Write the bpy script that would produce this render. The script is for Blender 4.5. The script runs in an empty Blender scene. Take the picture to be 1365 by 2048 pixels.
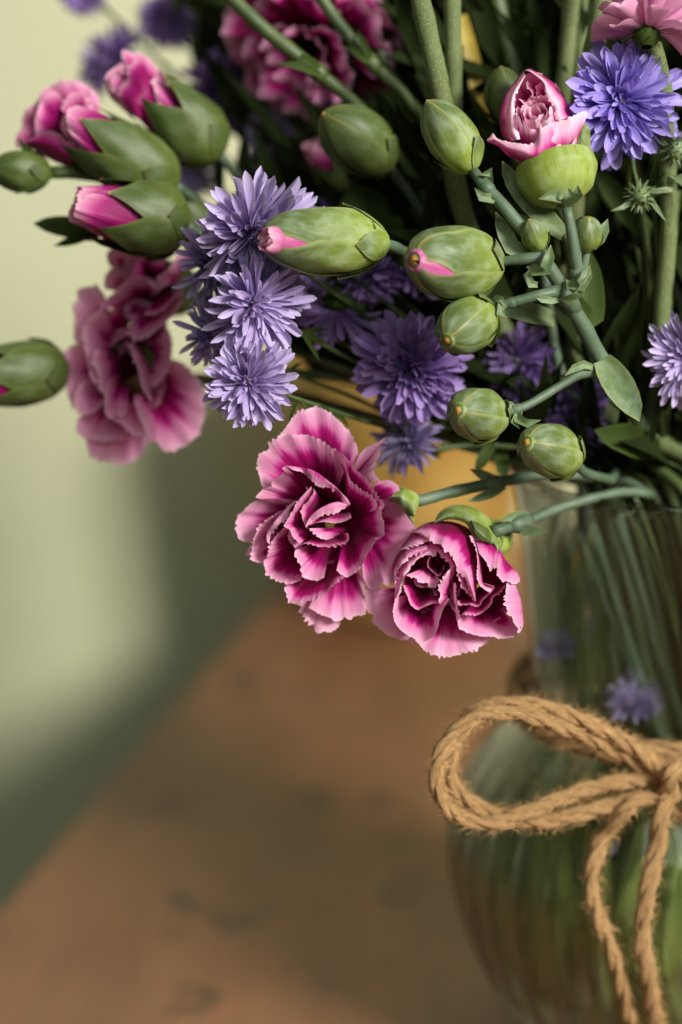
import bpy, math, random
import numpy as np
from mathutils import Matrix, Vector

random.seed(7); RNG = np.random.default_rng(7)
scene = bpy.context.scene
COL = scene.collection

# ------------------------------------------------------------------ camera, world, light, exposure
FPX = 3982.0                      # focal length in photo pixels (70 mm on a 36 mm tall frame)
PITCH = math.radians(15.0)
CZ = 0.319                        # camera height above the table top
F0 = 0.510                        # depth of the sharp plane
cam_d = bpy.data.cameras.new('camera')
cam_d.sensor_fit = 'VERTICAL'; cam_d.sensor_height = 36; cam_d.sensor_width = 24; cam_d.lens = 70
cam_d.clip_start = 0.02; cam_d.clip_end = 50
cam_d.dof.use_dof = True; cam_d.dof.focus_distance = F0 - 0.002; cam_d.dof.aperture_fstop = 4.0
cam = bpy.data.objects.new('camera', cam_d); COL.objects.link(cam)
cam.location = (0, 0, CZ); cam.rotation_euler = (math.pi/2 - PITCH, 0, 0)
scene.camera = cam

w = bpy.data.worlds.new('World'); scene.world = w; w.use_nodes = True
bg = w.node_tree.nodes['Background']; bg.inputs[0].default_value = (0.92, 1.0, 0.80, 1); bg.inputs[1].default_value = 0.075

def area(name, loc, target, size, power, col):
    d = bpy.data.lights.new(name, 'AREA'); d.shape = 'RECTANGLE'; d.size, d.size_y = size; d.energy = power; d.color = col
    o = bpy.data.objects.new(name, d); COL.objects.link(o); o.location = loc
    o.rotation_euler = (Vector(target) - Vector(loc)).to_track_quat('-Z', 'Y').to_euler()
    return o
area('window_light', (0.84, -0.30, 0.82), (0.0, 0.66, 0.14), (0.36, 0.36), 32.0, (1.0, 0.97, 0.91))
area('soft_fill_light', (0.16, -0.38, 0.85), (0.05, 0.55, 0.16), (0.8, 0.6), 3.2, (0.96, 1.0, 0.96))  # fill lamp added to soften shadows on the flowers, not a second window

scene.view_settings.view_transform = 'Standard'; scene.view_settings.look = 'None'
scene.view_settings.gamma = 1; scene.view_settings.exposure = 0.0
scene.render.engine = 'CYCLES'
cy = scene.cycles
cy.use_denoising = True
try: cy.denoiser = 'OPENIMAGEDENOISE'
except Exception: pass
cy.max_bounces = 14; cy.transmission_bounces = 12; cy.transparent_max_bounces = 12
cy.diffuse_bounces = 4; cy.glossy_bounces = 4
cy.sample_clamp_indirect = 20.0; cy.blur_glossy = 1.0

# ------------------------------------------------------------------ photo pixel + depth -> place
CP, SP = math.cos(PITCH), math.sin(PITCH)
def P(px, py, dep):
    a = (px - 682.5) / FPX * dep; b = -(py - 1024.0) / FPX * dep
    return Vector((a, dep*CP + b*SP, CZ - dep*SP + b*CP))
def PA(A):                        # array (...,3) of px, py, depth
    A = np.asarray(A, float)
    a = (A[..., 0] - 682.5) / FPX * A[..., 2]; b = -(A[..., 1] - 1024.0) / FPX * A[..., 2]; d = A[..., 2]
    return np.stack([a, d*CP + b*SP, CZ - d*SP + b*CP], -1)
def project(v):
    d = v[1]*CP - (v[2]-CZ)*SP; b = v[1]*SP + (v[2]-CZ)*CP
    return 682.5 + v[0]/d*FPX, 1024 - b/d*FPX, d
def camdir(fx, fy, tilt):         # direction facing the camera, tilted by degrees towards image direction (fx right, fy down)
    t = math.radians(tilt); n = math.hypot(fx, fy) or 1
    r = Vector((1,0,0)); u = Vector((0,SP,CP)); f = Vector((0,CP,-SP))
    return (-f*math.cos(t) + (r*fx/n - u*fy/n)*math.sin(t)).normalized()

# ------------------------------------------------------------------ objects
def tag(o, label=None, cat=None, group=None, kind=None):
    if label: o['label'] = label
    if cat: o['category'] = cat
    if group: o['group'] = group
    if kind: o['kind'] = kind
    return o
def thing(name, loc, label, cat, group=None):
    o = bpy.data.objects.new(name, None); COL.objects.link(o); o.location = Vector(loc); o.empty_display_size = 0.01
    return tag(o, label, cat, group)
def adopt(o, parent):
    if parent is None: return o
    o.parent = parent
    if parent.type == 'EMPTY': o.matrix_parent_inverse = Matrix.Translation(-parent.location)
    return o
def mesh_obj(name, V, Fc, mat, parent=None, attrs=None, smooth=True):
    me = bpy.data.meshes.new(name)
    V = np.asarray(V, float).reshape(-1, 3)
    me.from_pydata(V.tolist(), [], Fc if isinstance(Fc, list) else Fc.tolist())
    if smooth: me.polygons.foreach_set('use_smooth', np.ones(len(me.polygons), bool))
    for k, a in (attrs or {}).items():
        a = np.asarray(a, np.float32)
        if a.ndim == 2:
            at = me.attributes.new(k, 'FLOAT_VECTOR', 'POINT'); at.data.foreach_set('vector', a.ravel())
        else:
            at = me.attributes.new(k, 'FLOAT', 'POINT'); at.data.foreach_set('value', a.ravel())
    me.update()
    if mat: me.materials.append(mat)
    o = bpy.data.objects.new(name, me); COL.objects.link(o)
    return adopt(o, parent)
def grid_faces(nu, nv, wrap_u=False, off=0):
    i = np.arange(nu if wrap_u else nu-1)[:, None]; j = np.arange(nv-1)[None, :]
    i2 = (i+1) % nu
    return (np.stack([i*nv+j, i2*nv+j, i2*nv+j+1, i*nv+j+1], -1).reshape(-1, 4) + off)
def grid_obj(name, X, mat, parent, attrs=None, wrap_u=False):
    nu, nv = X.shape[:2]
    at = {k: (a.reshape(-1, 3) if a.ndim == 3 else a.ravel()) for k, a in (attrs or {}).items()}
    return mesh_obj(name, X, grid_faces(nu, nv, wrap_u), mat, parent, at)

def spline(pts, n=None, per=None):
    """Catmull-Rom through pts, resampled evenly to n points."""
    Q = np.asarray(pts, float)
    if len(Q) == 1: return np.repeat(Q, n, 0)
    E = np.vstack([2*Q[0]-Q[1], Q, 2*Q[-1]-Q[-2]])
    out = []
    m = 12
    t = np.linspace(0, 1, m, endpoint=False)[:, None]
    for i in range(len(Q)-1):
        p0, p1, p2, p3 = E[i:i+4]
        out.append(0.5*((2*p1) + (p2-p0)*t + (2*p0-5*p1+4*p2-p3)*t*t + (-p0+3*p1-3*p2+p3)*t**3))
    out = np.vstack(out + [Q[-1:]])
    s = np.r_[0, np.cumsum(np.linalg.norm(np.diff(out[:, :3], axis=0), axis=1))]
    if n is None: n = max(4, int(s[-1]/per)+1)
    x = np.linspace(0, s[-1], n)
    return np.stack([np.interp(x, s, out[:, k]) for k in range(out.shape[1])], 1)
def noise1(x, seed, per):
    r = np.random.default_rng(seed); y = 0*x; a = 1.0
    for k in range(4):
        y = y + a*np.sin(x/per*(1.7**k)*2*np.pi*r.uniform(.8, 1.25) + r.uniform(0, 6.28)); a *= .62
    return y/1.6
def wave1(x, seed, per):
    r = np.random.default_rng(seed)
    return .6*np.sin(x/per*6.283*r.uniform(.8, 1.2)+r.uniform(0, 6.28)) + .4*np.sin(x/per*6.283*r.uniform(1.5, 1.9)+r.uniform(0, 6.28))
def teeth(s, seed, per):
    r = np.random.default_rng(seed); y = np.zeros_like(s); p = -per*r.random(); cl = s.max()/7+1
    while p < s.max():
        wd = per*r.uniform(.45, 1.6); h = r.uniform(.25, 1.0)
        x = (s-p)/wd; m = (x >= 0) & (x < 1); pk = r.uniform(.35, .65)
        tri = np.where(x < pk, x/pk, (1-x)/(1-pk))
        y = np.where(m, h*np.clip(tri, 0, 1)**.75, y); p += wd
    return y

# ------------------------------------------------------------------ materials
def nodes_mat(name):
    m = bpy.data.materials.new(name); m.use_nodes = True
    nt = m.node_tree
    return m, nt, nt.nodes['Principled BSDF'], nt.nodes['Material Output']
def N(nt, t, **kw):
    n = nt.nodes.new(t)
    for k, v in kw.items(): setattr(n, k, v)
    return n
def ramp(nt, stops, interp='LINEAR'):
    r = N(nt, 'ShaderNodeValToRGB'); cr = r.color_ramp; cr.interpolation = interp
    while len(cr.elements) < len(stops): cr.elements.new(0.5)
    for e, (p, c) in zip(cr.elements, stops): e.position = p; e.color = (*c, 1)
    return r
def attr(nt, name): return N(nt, 'ShaderNodeAttribute', attribute_name=name)
def math_n(nt, op, a, b=None, clamp=False):
    n = N(nt, 'ShaderNodeMath', operation=op, use_clamp=clamp)
    for i, v in enumerate((a, b)):
        if v is None: continue
        if isinstance(v, (int, float)): n.inputs[i].default_value = v
        else: nt.links.new(v, n.inputs[i])
    return n.outputs[0]
def mixc(nt, fac, a, b, mode='MIX'):
    n = N(nt, 'ShaderNodeMix', data_type='RGBA', blend_type=mode)
    for s, v in ((n.inputs[0], fac), (n.inputs[6], a), (n.inputs[7], b)):
        if isinstance(v, (int, float)): s.default_value = v
        elif isinstance(v, tuple): s.default_value = (*v, 1)
        else: nt.links.new(v, s)
    return n.outputs[2]
def scaled(nt, vec, sc):
    n = N(nt, 'ShaderNodeMapping'); n.inputs['Scale'].default_value = sc; nt.links.new(vec, n.inputs[0]); return n.outputs[0]
def noise(nt, vec, scale, detail=3, rough=.55):
    n = N(nt, 'ShaderNodeTexNoise'); n.inputs['Scale'].default_value = scale; n.inputs['Detail'].default_value = detail
    n.inputs['Roughness'].default_value = rough
    if vec is not None: nt.links.new(vec, n.inputs['Vector'])
    return n.outputs[0]
def bump(nt, h, strength, dist):
    b = N(nt, 'ShaderNodeBump'); b.inputs['Strength'].default_value = strength; b.inputs['Distance'].default_value = dist
    nt.links.new(h, b.inputs['Height']); return b.outputs[0]
def thin_leafy(nt, bs, out, col, transl, normal=None):
    """principled + translucent, for petals and leaves"""
    t = N(nt, 'ShaderNodeBsdfTranslucent'); nt.links.new(col, t.inputs[0]); nt.links.new(col, bs.inputs['Base Color'])
    mx = N(nt, 'ShaderNodeMixShader'); mx.inputs[0].default_value = transl
    nt.links.new(bs.outputs[0], mx.inputs[1]); nt.links.new(t.outputs[0], mx.inputs[2]); nt.links.new(mx.outputs[0], out.inputs[0])
    if normal is not None: nt.links.new(normal, bs.inputs['Normal'])

def petal_material(name, stops, transl=.32, sat=1.0):
    m, nt, bs, out = nodes_mat(name)
    pale = attr(nt, 'pale').outputs['Fac']; uv = attr(nt, 'uvp').outputs['Vector']
    streak = noise(nt, scaled(nt, uv, (.16, .010, 1)), 1.0, 4, .6)
    p = math_n(nt, 'ADD', math_n(nt, 'MULTIPLY', pale, .5), math_n(nt, 'MULTIPLY', math_n(nt, 'SUBTRACT', streak, .5), .09))
    r = ramp(nt, stops); nt.links.new(p, r.inputs[0])
    fine = noise(nt, scaled(nt, uv, (.9, .02, 1)), 1.0, 3, .6)
    col = mixc(nt, .14, r.outputs[0], ramp_out(nt, fine, (.55, .55, .55), (1.0, 1.0, 1.0)), 'MULTIPLY')
    bs.inputs['Roughness'].default_value = .5; bs.inputs['Specular IOR Level'].default_value = .3
    bs.inputs['Sheen Weight'].default_value = .06; bs.inputs['Sheen Roughness'].default_value = .4
    nb = bump(nt, fine, .18, .0003)
    thin_leafy(nt, bs, out, col, transl, nb)
    return m
def ramp_out(nt, fac, a, b, lo=.3, hi=.7):
    r = ramp(nt, [(lo, a), (hi, b)]); nt.links.new(fac, r.inputs[0]); return r.outputs[0]

M = {}
M['petal'] = petal_material('carnation_petal', [
    (0.0, (.86, .50, .64)), (.09, (.79, .34, .54)), (.33, (.70, .20, .43)), (.45, (.56, .05, .28)), (.54, (.42, .005, .16)), (1.0, (.20, .0, .05))])
M['petal_bud'] = petal_material('bud_petal', [
    (0.0, (.88, .50, .62)), (.14, (.78, .30, .50)), (.40, (.62, .10, .33)), (.6, (.44, .02, .21)), (1.0, (.30, .004, .12))])
M['petal_bright'] = petal_material('opening_bud_petal', [
    (0.0, (.94, .66, .76)), (.18, (.88, .46, .64)), (.42, (.76, .16, .42)), (.6, (.55, .03, .25)), (1.0, (.36, .006, .13))], .3)
M['petal_pale'] = petal_material('pale_pink_petal', [
    (0.0, (.86, .48, .62)), (.3, (.82, .42, .58)), (.6, (.80, .38, .52)), (1.0, (.62, .42, .30))])

def green_material(name, base, dark, edge, tipc, rough=.45, wax=.0, lines=1.0, transl=.0):
    """attributes: ev = 0 base .. 1 tip, ee = 0 middle .. 1 edge, uvp = metric uv (px)"""
    m, nt, bs, out = nodes_mat(name)
    uv = attr(nt, 'uvp').outputs['Vector']; ee = attr(nt, 'ee').outputs['Fac']; ev = attr(nt, 'ev').outputs['Fac']
    ln = noise(nt, scaled(nt, uv, (.35*lines, .012, 1)), 1.0, 3, .6)
    bl = noise(nt, scaled(nt, uv, (.03, .02, 1)), 1.0, 4, .6)
    c = mixc(nt, ramp_out(nt, ev, (0, 0, 0), (1, 1, 1), .05, .75), base, dark)
    c = mixc(nt, math_n(nt, 'MULTIPLY', ramp_out(nt, bl, (0, 0, 0), (1, 1, 1), .42, .68), .35), c, dark)
    c = mixc(nt, math_n(nt, 'MULTIPLY', ramp_out(nt, ln, (0, 0, 0), (1, 1, 1), .35, .65), .16), c, edge)
    if wax: c = mixc(nt, math_n(nt, 'MULTIPLY', ramp_out(nt, bl, (1, 1, 1), (0, 0, 0), .35, .55), wax), c, (.42, .52, .40))
    c = mixc(nt, math_n(nt, 'MULTIPLY', ramp_out(nt, ee, (0, 0, 0), (1, 1, 1), .80, .99), .5), c, edge)
    c = mixc(nt, math_n(nt, 'MULTIPLY', ramp_out(nt, ee, (0, 0, 0), (1, 1, 1), .62, .95), math_n(nt, 'MULTIPLY', ramp_out(nt, ev, (0, 0, 0), (1, 1, 1), .80, .96), .3)), c, tipc)
    c = mixc(nt, ramp_out(nt, ev, (0, 0, 0), (1, 1, 1), .980, .995), c, tipc)
    bs.inputs['Roughness'].default_value = rough; bs.inputs['Specular IOR Level'].default_value = .4 if rough < .55 else .08
    nb = bump(nt, ln, .25, .0003)
    thin_leafy(nt, bs, out, c, transl, nb)
    return m
M['sepal'] = green_material('bud_sepal_green', (.27, .355, .032), (.075, .12, .030), (.38, .43, .15), (.60, .30, .05), .5, .30, 1.0, .08)
M['sepal_dark'] = green_material('shaded_sepal_green', (.078, .11, .015), (.042, .07, .013), (.15, .18, .04), (.45, .26, .05), .5, .07)  # darker copy of the bud sepal green, with shade put into its colour
M['leaf'] = green_material('carnation_leaf_green', (.13, .19, .06), (.085, .14, .055), (.26, .32, .11), (.5, .32, .06), .5, .3, 1.0, .12)
M['fill'] = green_material('shade_leaf_green', (.016, .026, .005), (.010, .017, .004), (.025, .036, .007), (.03, .04, .01), .8)  # near-black green: the deep shade inside the bouquet is put into the leaf colour
M['wet_leaf'] = green_material('wet_leaf_green', (.46, .54, .16), (.20, .27, .07), (.60, .64, .30), (.4, .45, .12), .5, 0, 1.0, .45)
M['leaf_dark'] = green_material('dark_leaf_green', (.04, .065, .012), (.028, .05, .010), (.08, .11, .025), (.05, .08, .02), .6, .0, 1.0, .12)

def stem_material(name, a, b, hair=0.0, rough=.5):
    m, nt, bs, out = nodes_mat(name)
    tc = N(nt, 'ShaderNodeTexCoord').outputs['Object']; uv = attr(nt, 'uvp').outputs['Vector']
    n1 = noise(nt, tc, 75, 5, .65); n2 = noise(nt, scaled(nt, uv, (.6, .02, 1)), 1.0, 2, .5)
    c = mixc(nt, ramp_out(nt, n1, (0, 0, 0), (1, 1, 1), .38, .64), a, b)
    c = mixc(nt, .25, c, ramp_out(nt, n2, (.4, .4, .4), (1, 1, 1)), 'MULTIPLY')
    n3 = noise(nt, tc, 2600, 2, .7)
    if hair: c = mixc(nt, math_n(nt, 'MULTIPLY', ramp_out(nt, n3, (0, 0, 0), (1, 1, 1), .52, .66), hair), c, (.34, .38, .24))
    nt.links.new(c, bs.inputs['Base Color']); bs.inputs['Roughness'].default_value = rough
    nt.links.new(bump(nt, n3 if hair else n2, .35, .0004), bs.inputs['Normal'])
    if hair: bs.inputs['Sheen Weight'].default_value = .12; bs.inputs['Sheen Tint'].default_value = (.7, .8, .5, 1)
    return m
M['stem'] = stem_material('carnation_stem', (.058, .10, .05), (.12, .17, .105))
M['stem_green'] = stem_material('thin_green_stem', (.045, .075, .015), (.08, .115, .03))
M['stem_fuzzy'] = stem_material('fuzzy_stem', (.085, .12, .025), (.115, .15, .04), .5, .75)

def aster_material(name, base, tipc, deep):
    m, nt, bs, out = nodes_mat(name)
    ev = attr(nt, 'ev').outputs['Fac']; ee = attr(nt, 'ee').outputs['Fac']; uv = attr(nt, 'uvp').outputs['Vector']
    oi = N(nt, 'ShaderNodeObjectInfo').outputs['Random']
    c = mixc(nt, ramp_out(nt, ev, (0, 0, 0), (1, 1, 1), .0, .5), deep, base)
    c = mixc(nt, math_n(nt, 'MULTIPLY', ramp_out(nt, ev, (0, 0, 0), (1, 1, 1), .6, 1.0), .45), c, tipc)
    c = mixc(nt, math_n(nt, 'MULTIPLY', ramp_out(nt, ee, (0, 0, 0), (1, 1, 1), .55, 1.0), .35), c, tipc)
    c = mixc(nt, math_n(nt, 'MULTIPLY', oi, .45), c, deep)
    ln = noise(nt, scaled(nt, uv, (9, .6, 1)), 1.0, 2, .5)
    c = mixc(nt, .3, c, ramp_out(nt, ln, (.6, .6, .6), (1, 1, 1)), 'MULTIPLY')
    bs.inputs['Roughness'].default_value = .48; bs.inputs['Specular IOR Level'].default_value = .35
    thin_leafy(nt, bs, out, c, .25, bump(nt, ln, .3, .0003))
    return m
M['aster'] = aster_material('lavender_ray', (.50, .385, .70), (.80, .73, .90), (.30, .20, .48))
M['aster_bright'] = aster_material('violet_blue_ray', (.36, .27, .74), (.62, .54, .92), (.20, .13, .53))
M['aster_deep'] = aster_material('deep_purple_ray', (.35, .215, .55), (.57, .44, .74), (.19, .10, .37))
M['aster_pale'] = aster_material('pale_mauve_ray', (.42, .34, .62), (.62, .56, .76), (.24, .17, .40))
M['mum_pink'] = aster_material('pale_pink_ray', (.80, .36, .58), (.88, .56, .70), (.55, .16, .36))

def plain(name, col, rough=.6, var=.3, scale=60, col2=None, metal=0.0):
    m, nt, bs, out = nodes_mat(name)
    tc = N(nt, 'ShaderNodeTexCoord').outputs['Object']
    n = noise(nt, tc, scale, 5, .6)
    c = mixc(nt, ramp_out(nt, n, (0, 0, 0), (1, 1, 1), .35, .65), col, col2 or tuple(x*(1-var) for x in col))
    nt.links.new(c, bs.inputs['Base Color']); bs.inputs['Roughness'].default_value = rough; bs.inputs['Metallic'].default_value = metal
    return m
M['wall'] = plain('wall_paint', (.76, .77, .50), .75, .04, 5)
M['yellow'] = plain('yellow_blade', (.38, .27, .025), .6, .4, 120, (.22, .17, .02))
M['dead'] = plain('dry_brown', (.12, .07, .03), .7)
M['disc'] = plain('aster_disc', (.45, .38, .30), .6, .4, 900, (.28, .18, .36))

def wood_material():
    m, nt, bs, out = nodes_mat('worn_wood')
    tc = N(nt, 'ShaderNodeTexCoord').outputs['Object']
    g = noise(nt, scaled(nt, tc, (26, 4.5, 8)), 1.0, 6, .65)
    p = noise(nt, tc, 9, 4, .6); sp = noise(nt, scaled(nt, tc, (1.3, 1, 1)), 21, 3, .5); wv = noise(nt, scaled(nt, tc, (3.2, 1.1, 1)), 5, 3, .5)
    c = mixc(nt, ramp_out(nt, g, (0, 0, 0), (1, 1, 1), .3, .7), (.160, .062, .027), (.265, .118, .054))
    c = mixc(nt, math_n(nt, 'MULTIPLY', ramp_out(nt, p, (0, 0, 0), (1, 1, 1), .42, .62), .55), c, (.125, .068, .034))
    c = mixc(nt, math_n(nt, 'MULTIPLY', ramp_out(nt, sp, (0, 0, 0), (1, 1, 1), .60, .70), .75), c, (.03, .02, .014))
    c = mixc(nt, math_n(nt, 'MULTIPLY', ramp_out(nt, wv, (0, 0, 0), (1, 1, 1), .46, .62), .3), c, (.29, .13, .062))
    nt.links.new(c, bs.inputs['Base Color']); bs.inputs['Roughness'].default_value = .52
    nt.links.new(bump(nt, g, .3, .002), bs.inputs['Normal'])
    return m
M['wood'] = wood_material()

def gold_material():
    m, nt, bs, out = nodes_mat('antique_gold')
    tc = N(nt, 'ShaderNodeTexCoord').outputs['Object']
    n = noise(nt, tc, 26, 4, .6); n2 = noise(nt, tc, 60, 3, .6)
    c = mixc(nt, ramp_out(nt, n, (0, 0, 0), (1, 1, 1), .40, .62), (.66, .43, .12), (.46, .26, .05))
    c = mixc(nt, math_n(nt, 'MULTIPLY', ramp_out(nt, n2, (0, 0, 0), (1, 1, 1), .6, .68), .8), c, (.10, .05, .012))
    nt.links.new(c, bs.inputs['Base Color']); bs.inputs['Metallic'].default_value = .35; bs.inputs['Roughness'].default_value = .42
    return m
M['gold'] = gold_material()

def glass_material(name, tint, ior, rough=0.0):
    m, nt, bs, out = nodes_mat(name)
    bs.inputs['Base Color'].default_value = (*tint, 1); bs.inputs['Transmission Weight'].default_value = 1
    bs.inputs['IOR'].default_value = ior; bs.inputs['Roughness'].default_value = rough
    return m
def thin_glass(name, tint, ior, share, gloss):
    m, nt, bs, out = nodes_mat(name); nt.nodes.remove(bs)
    tr = N(nt, 'ShaderNodeBsdfTransparent'); tr.inputs[0].default_value = (*tint, 1)
    rf = N(nt, 'ShaderNodeBsdfRefraction'); rf.inputs[0].default_value = (*tint, 1); rf.inputs['IOR'].default_value = ior; rf.inputs['Roughness'].default_value = .02
    gl = N(nt, 'ShaderNodeBsdfGlossy'); gl.inputs['Roughness'].default_value = .04
    lw = N(nt, 'ShaderNodeLayerWeight'); lw.inputs[0].default_value = .5
    f = math_n(nt, 'ADD', math_n(nt, 'MULTIPLY', math_n(nt, 'POWER', lw.outputs['Facing'], 3.0), gloss), .03, True)
    a = N(nt, 'ShaderNodeMixShader'); a.inputs[0].default_value = share; nt.links.new(tr.outputs[0], a.inputs[1]); nt.links.new(rf.outputs[0], a.inputs[2])
    b = N(nt, 'ShaderNodeMixShader'); nt.links.new(f, b.inputs[0]); nt.links.new(a.outputs[0], b.inputs[1]); nt.links.new(gl.outputs[0], b.inputs[2])
    nt.links.new(b.outputs[0], out.inputs[0]); return m
M['glass'] = thin_glass('clear_glass', (.975, .99, .975), 1.40, .36, 1.0)
M['water'] = thin_glass('clear_water', (.985, 1.0, .98), 1.2, .12, .3)

def rope_material():
    m, nt, bs, out = nodes_mat('jute')
    uv = attr(nt, 'uvp').outputs['Vector']
    f = noise(nt, scaled(nt, uv, (1.0, .035, 1)), 1.0, 4, .65)
    c = mixc(nt, ramp_out(nt, f, (0, 0, 0), (1, 1, 1), .32, .68), (.32, .15, .040), (.86, .55, .245))
    nt.links.new(c, bs.inputs['Base Color']); bs.inputs['Roughness'].default_value = .75
    nt.links.new(bump(nt, f, .9, .0014), bs.inputs['Normal'])
    return m
M['jute'] = rope_material()

# ------------------------------------------------------------------ shape builders
PXM = F0 / FPX                                   # metres per photo pixel in the sharp plane

def tube(name, pts, radii, mat, parent, seg=10, per=.0022, cap=True):
    """pts (n,3) world; radii (n) metres"""
    A = np.c_[np.asarray(pts, float), np.asarray(radii, float)]
    C = spline(A, per=per)
    c, r = C[:, :3], C[:, 3]
    r = r*(1+.06*noise1(np.arange(len(r))*per, int(abs(c[0, 0])*1e6) % 997, .012))
    T = np.gradient(c, axis=0); T /= np.linalg.norm(T, axis=1)[:, None] + 1e-12
    up = np.array([.31, .77, .56]); X = np.zeros_like(c)
    for i in range(len(c)):
        up = up - T[i]*up.dot(T[i]); up /= np.linalg.norm(up); X[i] = up
    Y = np.cross(T, X); a = np.linspace(0, 2*np.pi, seg, endpoint=False)
    V = c[None] + r[None, :, None]*(np.cos(a)[:, None, None]*X[None] + np.sin(a)[:, None, None]*Y[None])
    s = np.r_[0, np.cumsum(np.linalg.norm(np.diff(c, axis=0), axis=1))]/PXM
    uv = np.stack([np.repeat(a[:, None]*r.mean()/PXM, len(c), 1), np.repeat(s[None], seg, 0), 0*V[..., 0]], -1)
    n = len(c); Fc = grid_faces(seg, n, True).tolist()
    Fc.append([i*n for i in range(seg)][::-1]); Fc.append([i*n+n-1 for i in range(seg)])
    return mesh_obj(name, V, Fc, mat, parent, {'uvp': uv.reshape(-1, 3)})

def loft(name, curves, mat, parent, ref=F0, pale=45, bulge=3.0, serr=4.5, per=10, ruffle=0.0, vs=None, seed=0, nv=16, kind='petal', ramp_noise=.25, step=2.6):
    """surface through curves base -> ... -> rim; points are photo px, py and depth offset in mm behind ref"""
    rim = np.asarray(curves[-1], float)
    rim_px = spline(rim, per=step)
    nu = int(np.clip(len(rim_px), 14, 260))
    R = spline(rim, nu)
    C = []
    for k, c in enumerate(curves[:-1]):
        c = np.asarray(c, float)
        if c.ndim == 1:                                # a single base point: keep a little of the rim's spread
            b = np.repeat(c[None], nu, 0); b[:, :2] += .13*(R[:, :2] - c[:2]); C.append(b)
        else: C.append(spline(c, nu))
    C.append(R); C = np.stack(C)                        # (k,nu,3)
    vs = np.array(vs if vs is not None else ([0, 1] if len(C) == 2 else [0, .62, 1]))
    v = np.linspace(0, 1, nv)**.8
    X = np.zeros((nu, nv, 3))
    if len(C) == 2:
        X = C[0][:, None]*(1-v)[None, :, None] + C[1][:, None]*v[None, :, None]
    else:                                               # smooth quadratic-ish blend through the middle curve
        Rr = np.concatenate([[2*C[0]-C[1]], C, [2*C[-1]-C[-2]]]); vv = np.concatenate([[2*vs[0]-vs[1]], vs, [2*vs[-1]-vs[-2]]])
        for j, x in enumerate(v):
            i = min(max(np.searchsorted(vs, x, 'right')-1, 0), len(vs)-2)
            t = (x-vs[i])/(vs[i+1]-vs[i]); p0, p1, p2, p3 = Rr[i:i+4]
            m1 = (p2-p0)/(vv[i+2]-vv[i])*(vs[i+1]-vs[i]); m2 = (p3-p1)/(vv[i+3]-vv[i+1])*(vs[i+1]-vs[i])
            X[:, j] = (2*t**3-3*t*t+1)*p1 + (t**3-2*t*t+t)*m1 + (-2*t**3+3*t*t)*p2 + (t**3-t*t)*m2
    s = np.r_[0, np.cumsum(np.linalg.norm(np.diff(R[:, :2], axis=0), axis=1))]
    X[..., 2] -= bulge*np.sin(np.pi*v)[None]
    if ruffle: X[..., 2] += ruffle*wave1(s, seed+5, 75)[:, None]*(v**2)[None]
    X[..., 2] += .10*wave1(s, seed+9, 55)[:, None]*(v**2)[None]
    if serr:
        d = X[:, -1, :2] - X[:, -4, :2]; d /= np.linalg.norm(d, axis=1)[:, None]+1e-9
        tt = (teeth(s, seed+1, per) - .3)*serr * np.clip(.75+.75*noise1(s, seed+2, 70), .12, 1.7)
        ends = np.clip(np.minimum(s, s[-1]-s)/14, 0, 1)
        wv = np.clip((v-.80)/.20, 0, 1)**2
        X[..., :2] += d[:, None]*(tt*ends)[:, None, None]*wv[None, :, None]
    seglen = np.linalg.norm(np.diff(X*np.array([1, 1, 1/(PXM*1000)]), axis=1), axis=2)
    dist = np.concatenate([np.cumsum(seglen[:, ::-1], 1)[:, ::-1], np.zeros((nu, 1))], 1)
    q = dist/(pale*(1+ramp_noise*noise1(s, seed+3, 70)[:, None] + .05*noise1(s, seed+4, 13)[:, None]))
    uv = np.stack([np.repeat(s[:, None], nv, 1) + seed*37.1, dist, 0*dist], -1)
    W = X.copy(); W[..., 2] = ref + X[..., 2]/1000
    at = {'pale': np.clip(q, 0, 2), 'uvp': uv}
    if kind == 'sepal':
        e = np.abs(np.linspace(-1, 1, nu))[:, None]*np.ones(nv)[None]
        at = {'uvp': np.stack([uv[..., 0], dist, 0*dist], -1), 'ev': np.clip(v[None]*.94+0*e, 0, 1), 'ee': np.maximum(e*.9, 1-dist/14)}
    return grid_obj(name, PA(W), mat, parent, at)

def frame(a, twist=0):
    a = Vector(a).normalized(); h = Vector((0, 0, 1)) if abs(a.z) < .9 else Vector((1, 0, 0))
    e1 = (h - a*h.dot(a)).normalized(); e2 = a.cross(e1)
    c, s = math.cos(twist), math.sin(twist)
    return np.array(e1*c + e2*s), np.array(e2*c - e1*s), np.array(a)

def shell(name, B, T, rad, prof, az, hw, v0, v1, mat, parent, nu=11, nv=18, lift=0.0, imb=.03, twist=0, tip=None, wave=0):
    """one sepal or bract: patch of a body of revolution about B->T. hw(v) half width in radians"""
    B = np.array(B); L = np.linalg.norm(np.array(T)-B); e1, e2, a = frame(np.array(T)-B, twist)
    s = np.linspace(-1, 1, nu)[:, None]; v = np.linspace(v0, v1, nv)[None]; t = (v-v0)/(v1-v0)
    th = (az(t) if callable(az) else az) + s*hw(t); az = az(0.0) if callable(az) else az
    dent = .022*np.sin(th*3+v*7+twist)+.018*np.sin(th*7-v*11+az)
    r = rad*prof(v)*(1+imb*s+dent*np.clip(t*4, 0, 1)) + lift*(.3+t)
    if wave: r = r + wave*np.sin(s*5+az*3)*t**2
    X = B + (r*np.cos(th))[..., None]*e1 + (r*np.sin(th))[..., None]*e2 + ((v+0*s)*L)[..., None]*a
    uv = np.stack([s*hw(t)*rad/PXM + az*30, (v*L/PXM)+0*s, 0*(s+v)], -1)
    return grid_obj(name, X, mat, parent, {'ev': t+0*s, 'ee': np.abs(s)+0*t, 'uvp': uv})

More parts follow.
